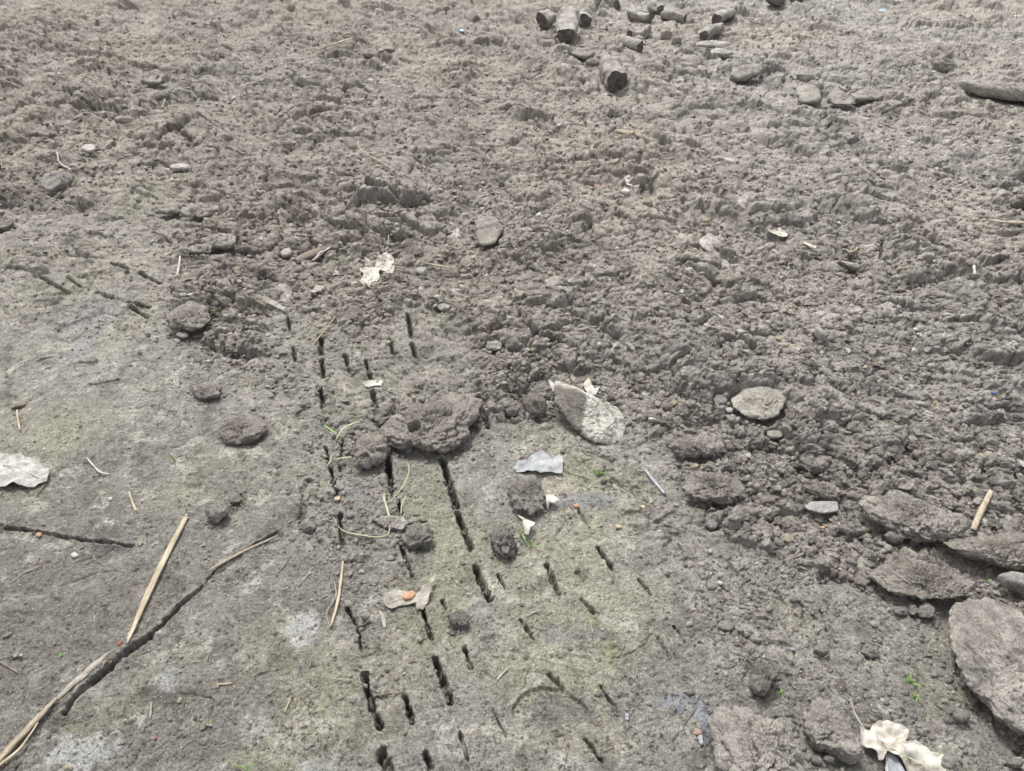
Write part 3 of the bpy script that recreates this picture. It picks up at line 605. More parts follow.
for k, s in enumerate(SPEC):
    res = int(min(90, max(14, s['px']*.9)))
    V, Fq, tr = clod_mesh(s['W'], s['t'], s['e'], s['rough'], 100+k, res, under=0.0 if s['name'] == 'clay_block' else 1.0)
    o = mesh_obj(s['name'], V, Fq, M_CLOD, loc=(s['c'][0], s['c'][1], s['bz']+(.004 if s['t'] > .02 else .002)+(.006 if s['c'][1] > 2.6 else 0)), cols=tint(V, s['col'], k, .5 if 'largest of all' in s['label'] else .26), tris=tr)
    tag(o, s['label'], s['cat'])
    if 'pale greenish' in s['label']: o.rotation_euler = (.28, .06, 0)
    s['obj'] = o
    if 'pale greenish' in s['label']:          # brown soil under a pale crust
        cc = tint(V, (.17, .15, .125), k); wob_ = .010*fbm3(V*45, 3, 3); tp = (np.maximum(sstep(-.010, -.002, V[:, 0]+.012-.2*V[:, 1]+wob_), sstep(.45, .6, V[:, 1]/V[:, 1].max()+.3*V[:, 0]/V[:, 0].max()+15*wob_))*sstep(-.1*s['t'], s['t']*.2, V[:, 2]))[:, None]
        cr = (1-sstep(.0, .05, np.abs(perlin3(V*28, 77))))[:, None]*.8; cc = cc*(1-tp*(1-cr))+np.array((.50, .485, .43))*tp*(1-cr)*(1+.2*fbm3(V*60, 5, 3)[:, None])
        V[:, 2] -= (cr[:, 0]*tp[:, 0])*.004; o.data.vertices.foreach_set('co', V.astype(f4).ravel())
        c4 = np.ones((len(V), 4), f4); c4[:, :3] = np.clip(cc, .02, .8); o.data.color_attributes['Col'].data.foreach_set('color', c4.ravel())
    if 'hollow in its top' in s['label']:      # push the hollow in
        hx, hy = at(415, 430, s['bz']+s['t']*.7); hx -= s['c'][0]; hy -= s['c'][1]
        d = np.hypot((V[:, 0]-hx)/.017, (V[:, 1]-hy)/.017); top = V[:, 2] > s['t']*.2
        V[:, 2] -= np.where(top, .03*(1-sstep(.5, 1.0, d)), 0); V[:, 2] += np.where(top, .006*np.exp(-((d-1.15)/.25)**2), 0)
        o.data.vertices.foreach_set('co', V.astype(f4).ravel()); o.data.update()

# ------------------------------------------------------------------ log shaped lumps at the top
M_LOG = soil_material('log_surface', .5, .7)
M_LOGEND = soil_material('log_end', 1.2, .95)
def log_block(label, p0, p1, wpx, bend=0.0, lift=(0, 0), end0=False, end1=True, name='short_log'):
    """p0 far / p1 near end in the photograph, wpx its width there"""
    x0, y0 = at(*p0); bz = float(base_h(np.array([x0]), np.array([y0]))[0])+.02
    r = .47*wpx/scale_at(*at(*p1)); zc = bz+r*.65
    x0, y0 = at(*p0, zc+lift[0]); x1, y1 = at(*p1, zc+lift[1])
    A = Vector((x0, y0, zc+lift[0])); B = Vector((x1, y1, zc+lift[1]))
    ax = (B-A); L = ax.length
    if L > 6.5*r and abs(y1-y0) > abs(x1-x0):      # far rows stretch strongly: keep a real length
        A = B-ax.normalized()*6.5*r; ax = B-A; L = ax.length
    ax.normalize(); side = ax.cross(Vector((0, 0, 1))).normalized(); up = side.cross(ax)
    c = (A+B)/2; seed = int(p0[0]*3+p0[1]); n, m = 26, 36; V = []
    for i in range(n+1):
        u = i/n; cen = A.lerp(B, u)-c+up*(bend*L*4*u*(1-u))
        tp = 1-.10*abs(2*u-1)**4
        for j in range(m):
            a = 2*math.pi*j/m; q = 1+.12*math.cos(2*a+seed)+.08*math.cos(3*a+seed*2)
            V.append(cen+(side*math.cos(a)+up*math.sin(a))*r*tp*q)
    V = np.array([list(v) for v in V]); nn = V-np.repeat(np.array([list(A.lerp(B, i/n)-c) for i in range(n+1)]), m, 0)
    V = V+nn*(.34*fbm3(V*11+seed, seed, 3)+.10*perlin3(V*50, seed)-.12*(1-sstep(0, .12, np.abs(perlin3(V*16+seed, seed+3)))))[:, None]
    V = V+np.array(ax)[None]*(r*.5*perlin3(nn*9/r*.12+seed, seed+8))[:, None]
    i = np.arange((n+1)*m).reshape(n+1, m); j = np.roll(i, -1, 1)
    Fq = np.stack([i[:-1], i[1:], j[1:], j[:-1]], -1).reshape(-1, 4)
    root = bpy.data.objects.new(name, None); COL.objects.link(root); root.location = (c.x, c.y, bz); tag(root, label, 'log', 'short logs strewn at the top')
    root.empty_display_size = .05
    cols = tint(V, (.175, .160, .150), seed, .4)
    o = mesh_obj('bark', V, Fq, M_LOG, parent=root, loc=(0, 0, c.z-bz), cols=cols)
    for e, row, P, dirn in ((end0, 0, A, -1), (True, n, B, 1)):
        rim = V[i[row]]; cen = rim.mean(0); VV = [rim]
        for f in (.8, .55, .3, .08):
            q = cen+(rim-cen)*f; q = q+np.array(ax)*dirn*(1-f)*r*.12+np.array(ax)[None]*(r*.35*fbm3(q*40, seed+row, 3)*(1-f*.3))[:, None]; VV.append(q)
        VV = np.concatenate(VV); a = np.arange(5*m).reshape(5, m); b = np.roll(a, -1, 1)
        F2 = np.stack([a[:-1], a[1:], b[1:], b[:-1]], -1).reshape(-1, 4)
        if dirn > 0: F2 = F2[:, ::-1]
        dark = (.11, .095, .08) if (e if row == 0 else end1) else (.17, .155, .14)
        mesh_obj('cut_end', VV, F2, M_LOGEND, parent=root, loc=(0, 0, c.z-bz), cols=tint(VV, dark, seed+1, .3), tris=[list(a[-1])[k:k+1]+[int(a[-1][(k+1) % m])]+[int(a[-1][(k+2) % m])] for k in range(0)])
    return root
log_block('single upright log with rounded top and dark lower end, nearest of the logs', (607, 66), (617, 81), 23, 0, (.02, 0), False, True)
log_block('tall grey log pointing at the viewer, between the stub and the small dark block', (569, 14), (566, 36), 19, 0, (.05, 0))
log_block('short stub with a dark round end, leftmost of the logs', (551, 17), (542, 21), 15, 0, (0, 0))
log_block('small dark fronted stub right beside the tall grey log', (583, 15), (585, 20), 13)
log_block('short log cut by the top edge of the picture', (598, 1), (617, 6), 11, .05)
log_block('curved log with dark right end, second row of the top pile', (630, 13), (652, 17), 11, -.08)
log_block('dark crumbly lump behind the curved logs', (650, 5), (660, 9), 9, .02)
log_block('thin log ending in a dark splayed end, right of the top pile', (662, 16), (685, 19), 9, .03)
log_block('grey bowed log bending upwards, above the small pale block', (656, 27), (629, 35), 10, -.14)
log_block('small pale block with dark underside in front of the bowed log', (626, 42), (641, 47), 11)
log_block('short log with pale upper right end, top of the right hand pair', (731, 14), (716, 20), 12, .03)
log_block('short log with dark left mouth, lower of the right hand pair', (720, 29), (704, 36), 12, .05)

# ------------------------------------------------------------------ leaves
def zat(px, py):
    z = 0
    for _ in range(2):
        x, y = at(px, py, z); z = gh1(float(x), float(y))
    return float(x), float(y), z
def leaf(label, pts, curl=.008, lift=.004, mat=M_LEAF, vein=None, stem=None, seed=0, name='dead_leaf', cat='leaf', thick=.0006, tilt=0.0):
    P = np.array(pts, float); cx, cy, cz = zat(P[:, 0].mean(), P[:, 1].mean())
    gz = base_h(np.array([cx]), np.array([cy]))[0]; z = max(cz, float(gz)+.004)+lift
    wx, wy = at(P[:, 0], P[:, 1], z+.5*curl); wx = wx-cx; wy = wy-cy
    bm = bmesh.new(); vs_ = [bm.verts.new((a, b, 0)) for a, b in zip(wx, wy)]; f = bm.faces.new(vs_)
    bmesh.ops.triangulate(bm, faces=[f])
    for _ in range(4):
        L = [e for e in bm.edges if e.calc_length() > .006]
        if not L: break
        bmesh.ops.subdivide_edges(bm, edges=L, cuts=1); bmesh.ops.triangulate(bm, faces=bm.faces[:])
    V = np.array([list(v.co) for v in bm.verts]); R = np.abs(V[:, :2]).max()+1e-6
    q = np.stack([V[:, 0], V[:, 1], np.full(len(V), seed*1.7)], 1)
    bnd = np.array([1.0 if v.is_boundary else 0.0 for v in bm.verts])
    dz = curl*(1.4*fbm3(q*(1.1/R), seed, 2)+.45*perlin3(q*75, seed+2)+.5*np.abs(perlin3(q*38, seed+12))+.9*(np.hypot(V[:, 0], V[:, 1])/R)**2*perlin3(q*(1.5/R)+4, seed+3)+.15*bnd)+tilt*V[:, 1]
    dxy = .0012*np.stack([perlin3(q*190, seed+5), perlin3(q*190+3, seed+6)], 1)*bnd[:, None]
    gg, _, _ = ground_h(V[:, 0]+cx, V[:, 1]+cy); gg = gg-z
    dz = np.maximum(dz, np.minimum(gg+.004, np.median(gg)+.022))
    for v, d, s in zip(bm.verts, dz, dxy): v.co.z = d; v.co.x += s[0]; v.co.y += s[1]
    bmesh.ops.recalc_face_normals(bm, faces=bm.faces[:])
    me = bpy.data.meshes.new(name); bm.to_mesh(me); bm.free(); me.materials.append(mat)
    for p in me.polygons: p.use_smooth = True
    has = vein or stem
    if has:
        root = bpy.data.objects.new(name, None); COL.objects.link(root); root.location = (cx, cy, z); tag(root, label, cat); root.empty_display_size = .02
        o = bpy.data.objects.new('blade', me); COL.objects.link(o); o.parent = root
    else:
        o = bpy.data.objects.new(name, me); COL.objects.link(o); o.location = (cx, cy, z); root = tag(o, label, cat)
    so = o.modifiers.new('thickness', 'SOLIDIFY'); so.thickness = thick; so.offset = -1
    for nm, pl, w in (('midrib', vein, .0022), ('stem', stem, .0022)):
        if not pl: continue
        A = [tuple(float(v) for v in at(a, b, z+.5*curl)) for a, b in pl]
        pts3 = []
        for a, b in A:
            i = int(np.argmin((V[:, 0]-(a-cx))**2+(V[:, 1]-(b-cy))**2)); pts3.append((a-cx, b-cy, float(dz[i])+.0008))
        if nm == 'stem':
            pts3[-1] = (pts3[-1][0], pts3[-1][1], pts3[-1][2]+.008)
        tube(nm, pts3, [w*.5]*len(pts3), M_VEIN, parent=root)
    return root
def tube(name, pts, rads, mat, parent=None, loc=(0, 0, 0), m=7, flat=1.0, sub=5, jit=0.0, seed=0, rag=0.0):
    P = np.array(pts, float); n = len(P); T = np.linspace(0, n-1, (n-1)*sub+1)
    def cr(a):  # catmull-rom
        out = []
        for t in T:
            i = min(int(t), n-2); u = t-i; p0, p1, p2, p3 = a[max(i-1, 0)], a[i], a[i+1], a[min(i+2, n-1)]
            out.append(.5*((2*p1)+(-p0+p2)*u+(2*p0-5*p1+4*p2-p3)*u*u+(-p0+3*p1-3*p2+p3)*u**3))
        return np.array(out)
    C = cr(P) if n > 2 else np.array([P[0]+(P[1]-P[0])*t for t in T]); r = np.interp(T, np.arange(n), rads)
    if jit: C = C+jit*np.stack([perlin3(C*60+seed, 5+seed), perlin3(C*60+seed, 9+seed), .5*perlin3(C*60+seed, 13+seed)], 1)
    D = np.gradient(C, axis=0); D /= np.linalg.norm(D, axis=1)[:, None]+1e-9
    S = np.cross(D, [0, 0, 1.0]); S /= np.linalg.norm(S, axis=1)[:, None]+1e-9; U = np.cross(S, D)
    V = []
    for k in range(len(C)):
        for j in range(m):
            a = 2*math.pi*j/m; g = 1+rag*math.sin(j*2.4+seed+k*.15); V.append(C[k]+(S[k]*math.cos(a)+U[k]*math.sin(a)*flat)*r[k]*g)
    K = len(C); V = np.array(V+[C[0], C[-1]]); i = np.arange(K*m).reshape(K, m); j = np.roll(i, -1, 1)
    Fq = np.stack([i[:-1], i[1:], j[1:], j[:-1]], -1).reshape(-1, 4)
    tr = np.concatenate([np.stack([np.full(m, K*m), i[0], j[0]], 1), np.stack([np.full(m, K*m+1), j[-1], i[-1]], 1)])
    return mesh_obj(name, V, Fq, mat, parent=parent, loc=loc, tris=tr)
def o4(pts, ox, oy): return [(ox+a/4, oy+b/4) for a, b in pts]

def stalk(name, label, cat, pts, wpx, mat, h=.004, flat=.6, jit=.001, group=None, tip=.4, drape=True, rag=.1, arch=0.0, seed=0):
    """a straw, twig or grass stem lying on the ground along the photograph's points"""
    xyz = []
    z = None
    for k, (a, b) in enumerate(pts):
        x, y, g = zat(a, b)
        xyz.append([x, y, max(g, float(base_h(np.array([x]), np.array([y]))[0]))+h])
    zs = [p[2] for p in xyz]
    if not drape:
        for p, u in zip(xyz, np.linspace(0, 1, len(xyz))): p[2] = max(zs[0]*(1-u)+zs[-1]*u, p[2]-.004)
    xyz = np.array(xyz)
    for i, (a, b) in enumerate(pts):
        x, y = at(a, b, xyz[i, 2]); xyz[i, 0], xyz[i, 1] = x, y
    n = len(pts); u = np.linspace(0, 1, n); xyz[:, 2] += arch*4*u*(1-u)
    s = scale_at(xyz[0, 0], xyz[0, 1]); c = xyz.mean(0).copy(); c[2] = xyz[:, 2].min()
    w = wpx if isinstance(wpx, (list, tuple)) else [wpx]*(n-1)+[wpx*tip]
    o = tube(name, xyz-c, [.5*v/s for v in w], mat, loc=tuple(c), flat=flat, jit=jit, rag=rag, seed=seed, m=8)
    return tag(o, label, cat, group)

leaf('pale dead two lobed leaf with upright stem, in the churned soil above the slots',
     o4([(415,303),(440,292),(472,292),(484,262),(490,240),(520,230),(548,246),(554,285),(548,330),(525,326),(514,303),(498,298),(490,305),(496,345),(475,362),(462,388),(440,376),(436,384),(412,352),(432,330),(428,318),(418,314)],256,193),
     .012, .012, M_LEAF, o4([(516,236),(500,290),(450,360)],256,193), o4([(520,236),(526,205),(530,172)],256,193), 3)
leaf('thin pale leaf edge sticking out left of the two lobed leaf', o4([(338,358),(370,353),(402,354),(412,366),(380,366),(350,368)],256,193), .006, .008, M_LEAFD, None, None, 4)
leaf('curled pale leaf with a long stem at the bottom edge, right of the tall clod',
     o4([(370,590),(385,588),(402,604),(412,604),(425,575),(450,564),(480,566),(520,585),(562,598),(566,612),(558,640),(548,652),(590,650),(622,668),(650,694),(685,694),(706,704),(692,730),(690,752),(712,775),(640,790),(590,785),(548,748),(535,718),(520,708),(500,705),(478,690),(466,712),(462,728),(444,726),(436,700),(420,680),(395,668),(374,640),(368,612)],768,578),
     .020, .008, M_LEAF, o4([(455,648),(520,690),(620,740)],768,578), o4([(384,588),(350,540),(322,495)],768,578), 5)
leaf('dark wet leaf piece under the curled pale leaf', o4([(480,690),(520,720),(545,771),(560,800),(470,800),(468,730)],768,578), .004, .004, M_SLATE, o4([(470,700),(476,740),(482,790)],768,578), None, 6)
leaf('crumpled whitish leaf at the left edge of the picture', o4([(-40,270),(0,262),(30,268),(80,262),(104,282),(150,292),(165,312),(190,322),(192,345),(184,374),(150,380),(135,394),(100,402),(60,394),(20,402),(-40,398)],0,386), .014, .003, M_LEAFC, o4([(10,315),(70,330),(150,360)],0,386), None, 7)
leaf('grey leaf lying under the orange stone', o4([(508,84),(520,62),(542,44),(575,40),(600,50),(640,60),(658,50),(668,28),(700,22),(706,40),(694,62),(690,92),(668,116),(640,124),(640,96),(600,104),(585,104),(560,112),(540,120),(516,108)],256,578), .008, .004, M_LEAFD, o4([(530,96),(600,70),(680,60)],256,578), None, 8)
leaf('dark leaf tip curling up behind the leaf with the orange stone', o4([(690,10),(712,-12),(722,-8),(712,10),(700,24)],256,578), .006, .006, M_LEAFD, None, None, 9)
leaf('crumpled bluish white leaf scrap above the rugged grey clod', o4([(135,320),(150,288),(190,290),(215,262),(250,250),(275,268),(290,290),(315,266),(334,290),(330,345),(290,338),(240,345),(190,330),(150,342)],480,386), .010, .004, plain_material('bluish_leaf', (.11, .12, .135), (.27, .275, .262), 34, .6, .4), None, None, 10)
leaf('white leaf point sticking out right of the rugged grey clod', o4([(262,430),(290,432),(318,452),(300,464),(278,462),(272,492),(266,470)],480,386), .005, .010, M_LEAF, None, None, 11)
leaf('white forked leaf point below the rugged grey clod', o4([(148,515),(180,528),(222,545),(214,560),(202,566),(194,592),(180,590),(172,560),(170,535)],480,386), .005, .008, M_LEAF, None, None, 12)
leaf('pale upright flake at the right of the middle hollow', [(526+0,0)][:0]+[(583,383),(589,378),(594,388),(600,386),(596,394),(588,394)], .006, .012, M_LEAF, None, None, 13)
leaf('thin pale strip of leaf leaning behind the pale topped clod', [(548,378),(553,381),(562,393),(560,397),(553,390)], .006, .02, M_LEAF, None, None, 14)
leaf('pale grey torn leaf right of centre, left of the drooping flake', o4([(0,138),(40,148),(42,130),(60,140),(82,165),(70,172),(40,165),(8,150)],768,193), .008, .02, M_LEAF, None, None, 15)
leaf('pale drooping flake right of the torn grey leaf', o4([(130,190),(160,192),(196,212),(190,222),(160,210)],768,193), .006, .025, M_LEAF, None, None, 16)
leaf('small crumpled white scrap at upper middle right', [(622,172),(626,176),(632,182),(633,186),(627,184),(624,180)], .006, .01, M_LEAF, None, None, 17)
leaf('small pale leaf between slots in the semi churned mud', o4([(425,765),(440,752),(490,742),(508,752),(500,772),(450,775)],256,193), .006, .008, M_LEAF, None, None, 18)
leaf('broad greyish flake lying left of the bluish stones, middle left', o4([(210,395),(240,370),(275,372),(262,386),(232,400)],256,193), .006, .012, M_LEAFD, None, None, 19)
leaf('curled brown leaf at the left edge of the churned middle', o4([(0,410),(30,415),(80,430),(122,458),(110,464),(70,444),(20,430)],256,193), .008, .012, M_LEAFD, None, None, 20)

# ------------------------------------------------------------------ straws, twigs, stems
stalk('straw','long flat yellow straw lying on the smooth mud at left','straw',[(186,517),(166,556),(146,598),(127,643)],[5.2,6.4,6.2,2.5],M_STRAW,.006,.35,.0008,tip=1)
stalk('wood_strip','split grey wood strip running out of the bottom left corner','wood strip',[(57,697),(40,716),(20,738),(-10,770)],[3,7,7,8],M_STRAWD,.006,.4,.003,rag=.35)
stalk('wood_strip','thin pale splinter beside the split wood strip at the bottom left','wood strip',[(38,722),(20,748),(-4,768)],[1.5,3,4],M_STRAW,.008,.5,.002)
stalk('twig','pale thin twig on the upper end of the long crack','twig',[(206,572),(224,562),(244,551),(262,543),(278,535)],[2,3,3.5,3,1.5],M_STRAWD,.007,.7,.0015)
stalk('mud_lip','raised grey lip of mud along the left side of the long crack','mud lip',[(56,700),(76,682),(96,664),(112,650)],[4,7,7,2],M_LEAFD,.001,.5,.003,rag=.3)
stalk('straw','stout straw stub standing out of the slabs near the right edge','straw',[(973,530),(981,511),(991,491)],[6,6,5],M_STRAW,.012,.5,.0005,tip=1,drape=False)
stalk('straw','short flat straw stuck at a slant high up, left of centre','straw',[(316,51),(334,44),(352,38)],[1.6,2.6,2.2],M_STRAW,.025,.5,.001,drape=False)
stalk('straw','yellowish straw twig at the right edge','straw',[(989,220),(1004,222),(1030,223)],[1.5,3,3],M_STRAW,.02,.6,.002,drape=False)
stalk('twig','short white twig standing up at left, below the flat clod pair','twig',[(180,256),(179,266),(177,276)],[1.4,2.2,1.8],M_LEAF,.010,.8,.0005,drape=False)
stalk('dry_grass','curved whitish stem on the soil above the slanted rock','stem',[(57,152),(60,163),(72,170)],[1.2,1.4,1.2],M_LEAF,.02,.8,.001)
stalk('dry_grass','fine hair like curved stem, upper middle left','stem',[(358,140),(361,150),(378,160),(395,170)],[1.0,1.0,1.0,.8],M_STRAW,.022,.8,.001)
stalk('straw','tiny upright straw high at left','straw',[(165,99),(162,108)],[1.2,1.2],M_STRAW,.02,.8,0,drape=False)
stalk('twig','thin straw leaning over the slots in the middle left','twig',[(336,316),(324,331),(310,348)],[1.4,1.6,1.2],M_STRAW,.014,.8,.0005,drape=False)
stalk('twig','brown twig lying right of the two lobed leaf','twig',[(426,263),(440,266),(456,268)],[1.5,2.6,1.2],M_STRAWD,.012,.7,.001,drape=False)
stalk('root','thick half buried root left of the two lobed leaf','root',[(296,262),(312,255),(330,248),(342,246)],[8,10,8,4],M_TWIG,.002,.8,.004,rag=.25)
stalk('root','short half buried root below the single upright log','root',[(616,131),(630,134),(648,139)],[4,7,6],M_LOG if False else M_STRAWD,.004,.8,.004,rag=.2)
stalk('twig','curved grey twig at left, below the crumpled leaf level','twig',[(87,458),(93,465),(100,472),(109,474)],[1.2,1.8,2,1.4],M_LEAF,.003,.8,.0005)
stalk('twig','short pale twig above the long straw','twig',[(129,492),(132,501),(136,511)],[2,2.2,2],M_STRAW,.003,.8,.0003)
stalk('twig','pale stick under the dark chip at the far left','twig',[(17,410),(18,420),(20,430)],[1.6,2,1.5],M_STRAW,.003,.8,.0003)
stalk('bark_chip','small dark bark chip at the far left on the smooth mud','bark chip',[(11,408),(18,405),(26,404)],[4,7,4],M_TWIG,.003,.5,.001)
stalk('twig','dark short stick near the big bumpy clod','twig',[(645,470),(655,482),(665,494)],[3,3.6,2.5],M_SLATE,.004,.7,.0008)
stalk('twig','thin dark twig on the blue grey wet mud at the bottom','twig',[(697,707),(684,724),(672,740)],[1,1.3,1],M_TWIG,.002,.8,.0008)
stalk('twig','brown twig right of the crumpled white leaf at left','twig',[(48,480),(42,488),(36,496)],[1.4,1.6,1],M_TWIG,.003,.8,.001)
stalk('straw','frayed straw beside the cracked mud, bottom left of centre','straw',[(343,560),(341,580),(338,600),(331,626)],[2,3,3.2,2],M_STRAW,.005,.6,.001)
stalk('straw','second thinner straw crossing the frayed straw','straw',[(334,580),(336,596),(327,612),(330,628)],[1,1.4,1.4,1],M_STRAWD,.004,.7,.001)
stalk('dry_grass','long pale looping stem over the slots left of the rounded clod','stem',[(333,517),(342,530),(360,535),(376,537),(388,534),(390,520)],[1,1.2,1.4,1.4,1.3,1],M_GRASSP,.007,.6,.001)
stalk('dry_grass','pale stem rising from the crumbly clod and bending right','stem',[(390,519),(384,497),(386,494)],[2.6,2.6,1.2],M_GRASSP,.012,.6,.001,drape=False)
stalk('dry_grass','thin arching grass stem beside the left slot','stem',[(389,503),(403,489),(409,476),(408,466),(400,463)],[1.1,1.3,1.3,1.1,.8],M_GRASSP,.010,.6,.0005,arch=.01)
stalk('dry_grass','short pale stem right of the arching one','stem',[(401,514),(402,505),(406,496)],[1,1.6,1],M_GRASSP,.010,.6,.0005,drape=False)
stalk('fallen_grass','green grass blade leaning left above the dark slot','grass blade',[(336,440),(343,429),(352,424),(360,421)],[1.6,2.4,2.2,1],M_GRASSP,.014,.5,.0005)
stalk('fallen_grass','short green grass blade crossing the leaning blade','grass blade',[(324,425),(331,430),(337,434)],[1.4,2.0,1.2],M_GRASS,.012,.5,.0005)
stalk('fallen_grass','pale green blade pointing at the spiky clod','grass blade',[(334,459),(343,458),(352,457)],[1.2,2,1.4],M_GRASSP,.010,.5,.0005)
stalk('fallen_grass','pale green blade at the slot left of the spiky clod','grass blade',[(327,466),(330,461),(332,455)],[1,1.6,1],M_GRASSP,.010,.5,.0005)
stalk('twig','short twig on the smooth mud at the bottom, left of the yellowish pebble','twig',[(216,684),(224,684),(232,683)],[1.6,2,1.6],M_STRAW,.002,.7,.0004)
stalk('twig','tan twig pointing at the yellowish pebble','twig',[(285,712),(288,704),(291,698)],[1.6,2,1.4],M_STRAW,.002,.7,.0004)
stalk('twig','short grey straw above the wet patch, lower left','twig',[(151,702),(151,710),(150,719)],[1.6,2.4,1.5],M_STRAWD,.002,.7,.0004)
stalk('twig','thin brown twig at the far left edge, level with the long crack','twig',[(0,662),(9,667),(18,673)],[1.5,2,1],M_TWIG,.003,.7,.0006)
stalk('twig','dull twig lying left of the long straw','twig',[(12,582),(24,573),(38,567)],[1.2,1.8,1.4],M_STRAWD,.002,.7,.0008)
stalk('twig','brown twig parallel to the crack, on its right','twig',[(276,576),(284,566),(290,556)],[1.3,2,1.2],M_TWIG,.002,.7,.0006)
stalk('twig','pale twig in the smooth mud right of the long crack','twig',[(298,586),(306,577),(313,567)],[1.2,2,1.2],M_STRAWD,.002,.7,.0006)
stalk('twig','grey pale sliver below the leaf with the orange stone','twig',[(380,611),(383,618),(385,628)],[2.5,5,3],M_LEAFD,.002,.3,.0004)
stalk('twig','thin crossed twigs on the mud right of the slots','twig',[(497,680),(503,673),(508,668)],[1.2,1.8,1.2],M_LEAF,.002,.7,.0004)
stalk('twig','pale twig lying above the arc shaped print','twig',[(526,616),(534,612),(542,610)],[1,1.6,1],M_LEAF,.002,.7,.0004)
stalk('shell','white sliver of shell left, above the lumpy mound clod','shell',[(184,297),(189,295),(194,293)],[2,4,1.5],M_WHITE,.006,.5,.0002,drape=False)
stalk('dry_grass','pale grassy stem going right from the white shell sliver','stem',[(195,293),(204,292),(214,291)],[1.2,1.6,1],M_LEAF,.008,.5,.001)
stalk('twig','white thin straw above the root left of the two lobed leaf','twig',[(300,241),(301,252)],[1.6,1.8],M_LEAFD,.012,.7,0,drape=False)
stalk('shell','curved pale sliver in the soil right of centre, upper part','shell',[(696,151),(702,151),(707,154)],[1.5,3,1.5],M_LEAF,.012,.5,.0005)
stalk('twig','pale twig upright at the far right, in the flat slabs','twig',[(974,266),(975,275)],[2.6,2.8],M_LEAF,.014,.7,0,drape=False)
stalk('root','yellow tangle of fine roots right of the drooping flake','root',[(846,249),(850,252),(855,250),(858,247),(853,246),(850,254)],[1.2,1.6,1.6,1.3,1.2,1],M_STRAW,.014,.8,.001)

# ------------------------------------------------------------------ grass sprigs
def sprig(label, px, py, hpx, n=4, mat=M_GRASS, seed=0, spread=1.0):
    x, y, z = zat(px, py); s = scale_at(x, y); rnd = random.Random(seed+px)
    root = bpy.data.objects.new('grass_sprig', None); COL.objects.link(root); root.location = (x, y, z); tag(root, label, 'grass'); root.empty_display_size = .01
    for k in range(n):
        a = rnd.uniform(0, 2*math.pi); L = hpx/s*rnd.uniform(.7, 1.15); d = spread*rnd.uniform(.3, .9)*L
        pts = [(0, 0, -.002), (math.cos(a)*d*.35, math.sin(a)*d*.35, L*.55), (math.cos(a)*d, math.sin(a)*d, L*.75)]
        tube('blade', pts, [.0009, .0016, .0004], mat, parent=root, flat=.35, m=5)
    return root
sprig('small bright green sprig on the smooth mud at left, above the long straw', 175, 461, 16, 4)
sprig('green seedling on the root left of the two lobed leaf', 339, 268, 12, 5)
sprig('green seedling beside the slots, left of the topmost slot', 388, 340, 8, 5)
sprig('faint green sprig lower left of the slot seedling', 362, 352, 7, 4)
sprig('dark green sprig at the right of the lumpy mound clod', 216, 311, 9, 5, spread=1.4)
sprig('pale green tuft above the lumpy mound clod', 214, 275, 9, 4, M_GRASSP)
sprig('single green blade tuft between the pairs of slots', 118, 298, 8, 2)
sprig('green sprig in the left edge of the picture, upper part, on a root', 20, 128, 8, 4, M_GRASSP)
sprig('bright green blade at the top edge, far left', 90, 5, 7, 2, M_GRASSP)
sprig('low green rosette right of the long brown clod, on the smooth mud', 600, 472, 5, 8, spread=2)
sprig('green sprig below the white forked leaf point', 521, 535, 8, 6, spread=1.6)
sprig('thin green blades trailing below the white forked leaf', 531, 546, 7, 4, spread=2)
sprig('low green rosette on the mud left of the big pale slab', 911, 684, 6, 8, spread=2)
sprig('tiny green rosette below the flaky clod', 916, 697, 4, 5, spread=2)
sprig('bright tiny green sprig right of the narrow dark clod', 781, 695, 5, 6, spread=1.5)
sprig('green leaf tip at the bottom edge, left of centre', 247, 771, 12, 4, spread=2.2)
sprig('small green blade in the soil at right, below the torn leaf', 893, 236, 6, 3)
sprig('green blade next to the straw stub at right', 1003, 529, 9, 2)
sprig('green blade on top of the rounded brown slab', 981, 588, 9, 2)
sprig('yellow green bud left of the slanted rock, upper left', 43, 211, 4, 4)
sprig('small green sprig beside the large brown clod at left', 256, 388, 7, 4)
sprig('lime green speck of sprouts on the smooth mud at the bottom', 209, 724, 5, 3)
sprig('two green sprouts left of the long crack', 63, 656, 4, 4, spread=1.6)

# ------------------------------------------------------------------ pebbles and chips
def pebble(name, label, px, py, w, h, mat, cat, seed=0, rough=.45):
    x, y, z = zat(px, py); s = scale_at(x, y); a = w/s/2*.88; b = max(h/s/2/.8, a*.5)*.88; t = min(a, b)*1.1
    W = np.array(ell(0, 0, 2*a, 2*b, 0, 9, seed+int(px)))
    V, Fq, tr = clod_mesh(W, t, .7, rough, int(px+py), 12, .2)
    o = mesh_obj(name, V*1.0, Fq, mat, loc=(x, y, z+.001), tris=tr); return tag(o, label, cat)
pebble('stone','bright orange brown stone lying on the grey leaf',410,598,17,12,M_ORANGE,'stone')
pebble('pebble','small round orange pebble below the thin crack at left',40,536,6,6,M_ORANGE,'pebble')
pebble('pebble','orange brown pebble right of the leaf scraps, near the centre',576,507,7,5,M_ORANGE,'pebble')
pebble('pebble','yellow tan pebble on the green mud right of centre',619,528,8,5,M_TAN,'pebble')
pebble('pebble','small tan pebble above and right of the yellow tan one',643,508,6,5,M_TAN,'pebble')
pebble('pebble','pale grey pebble under the thin crack at left',75,556,10,6,M_WHITE,'pebble')
pebble('pebble','white pebble with dark side above the thin crack',111,500,6,4,M_WHITE,'pebble')
pebble('berry','dark red berry lying in the long crack',128,657,6,6,M_RED,'berry')
pebble('berry','tiny red berry on the smooth mud at the bottom left',156,740,4,5,M_RED,'berry')
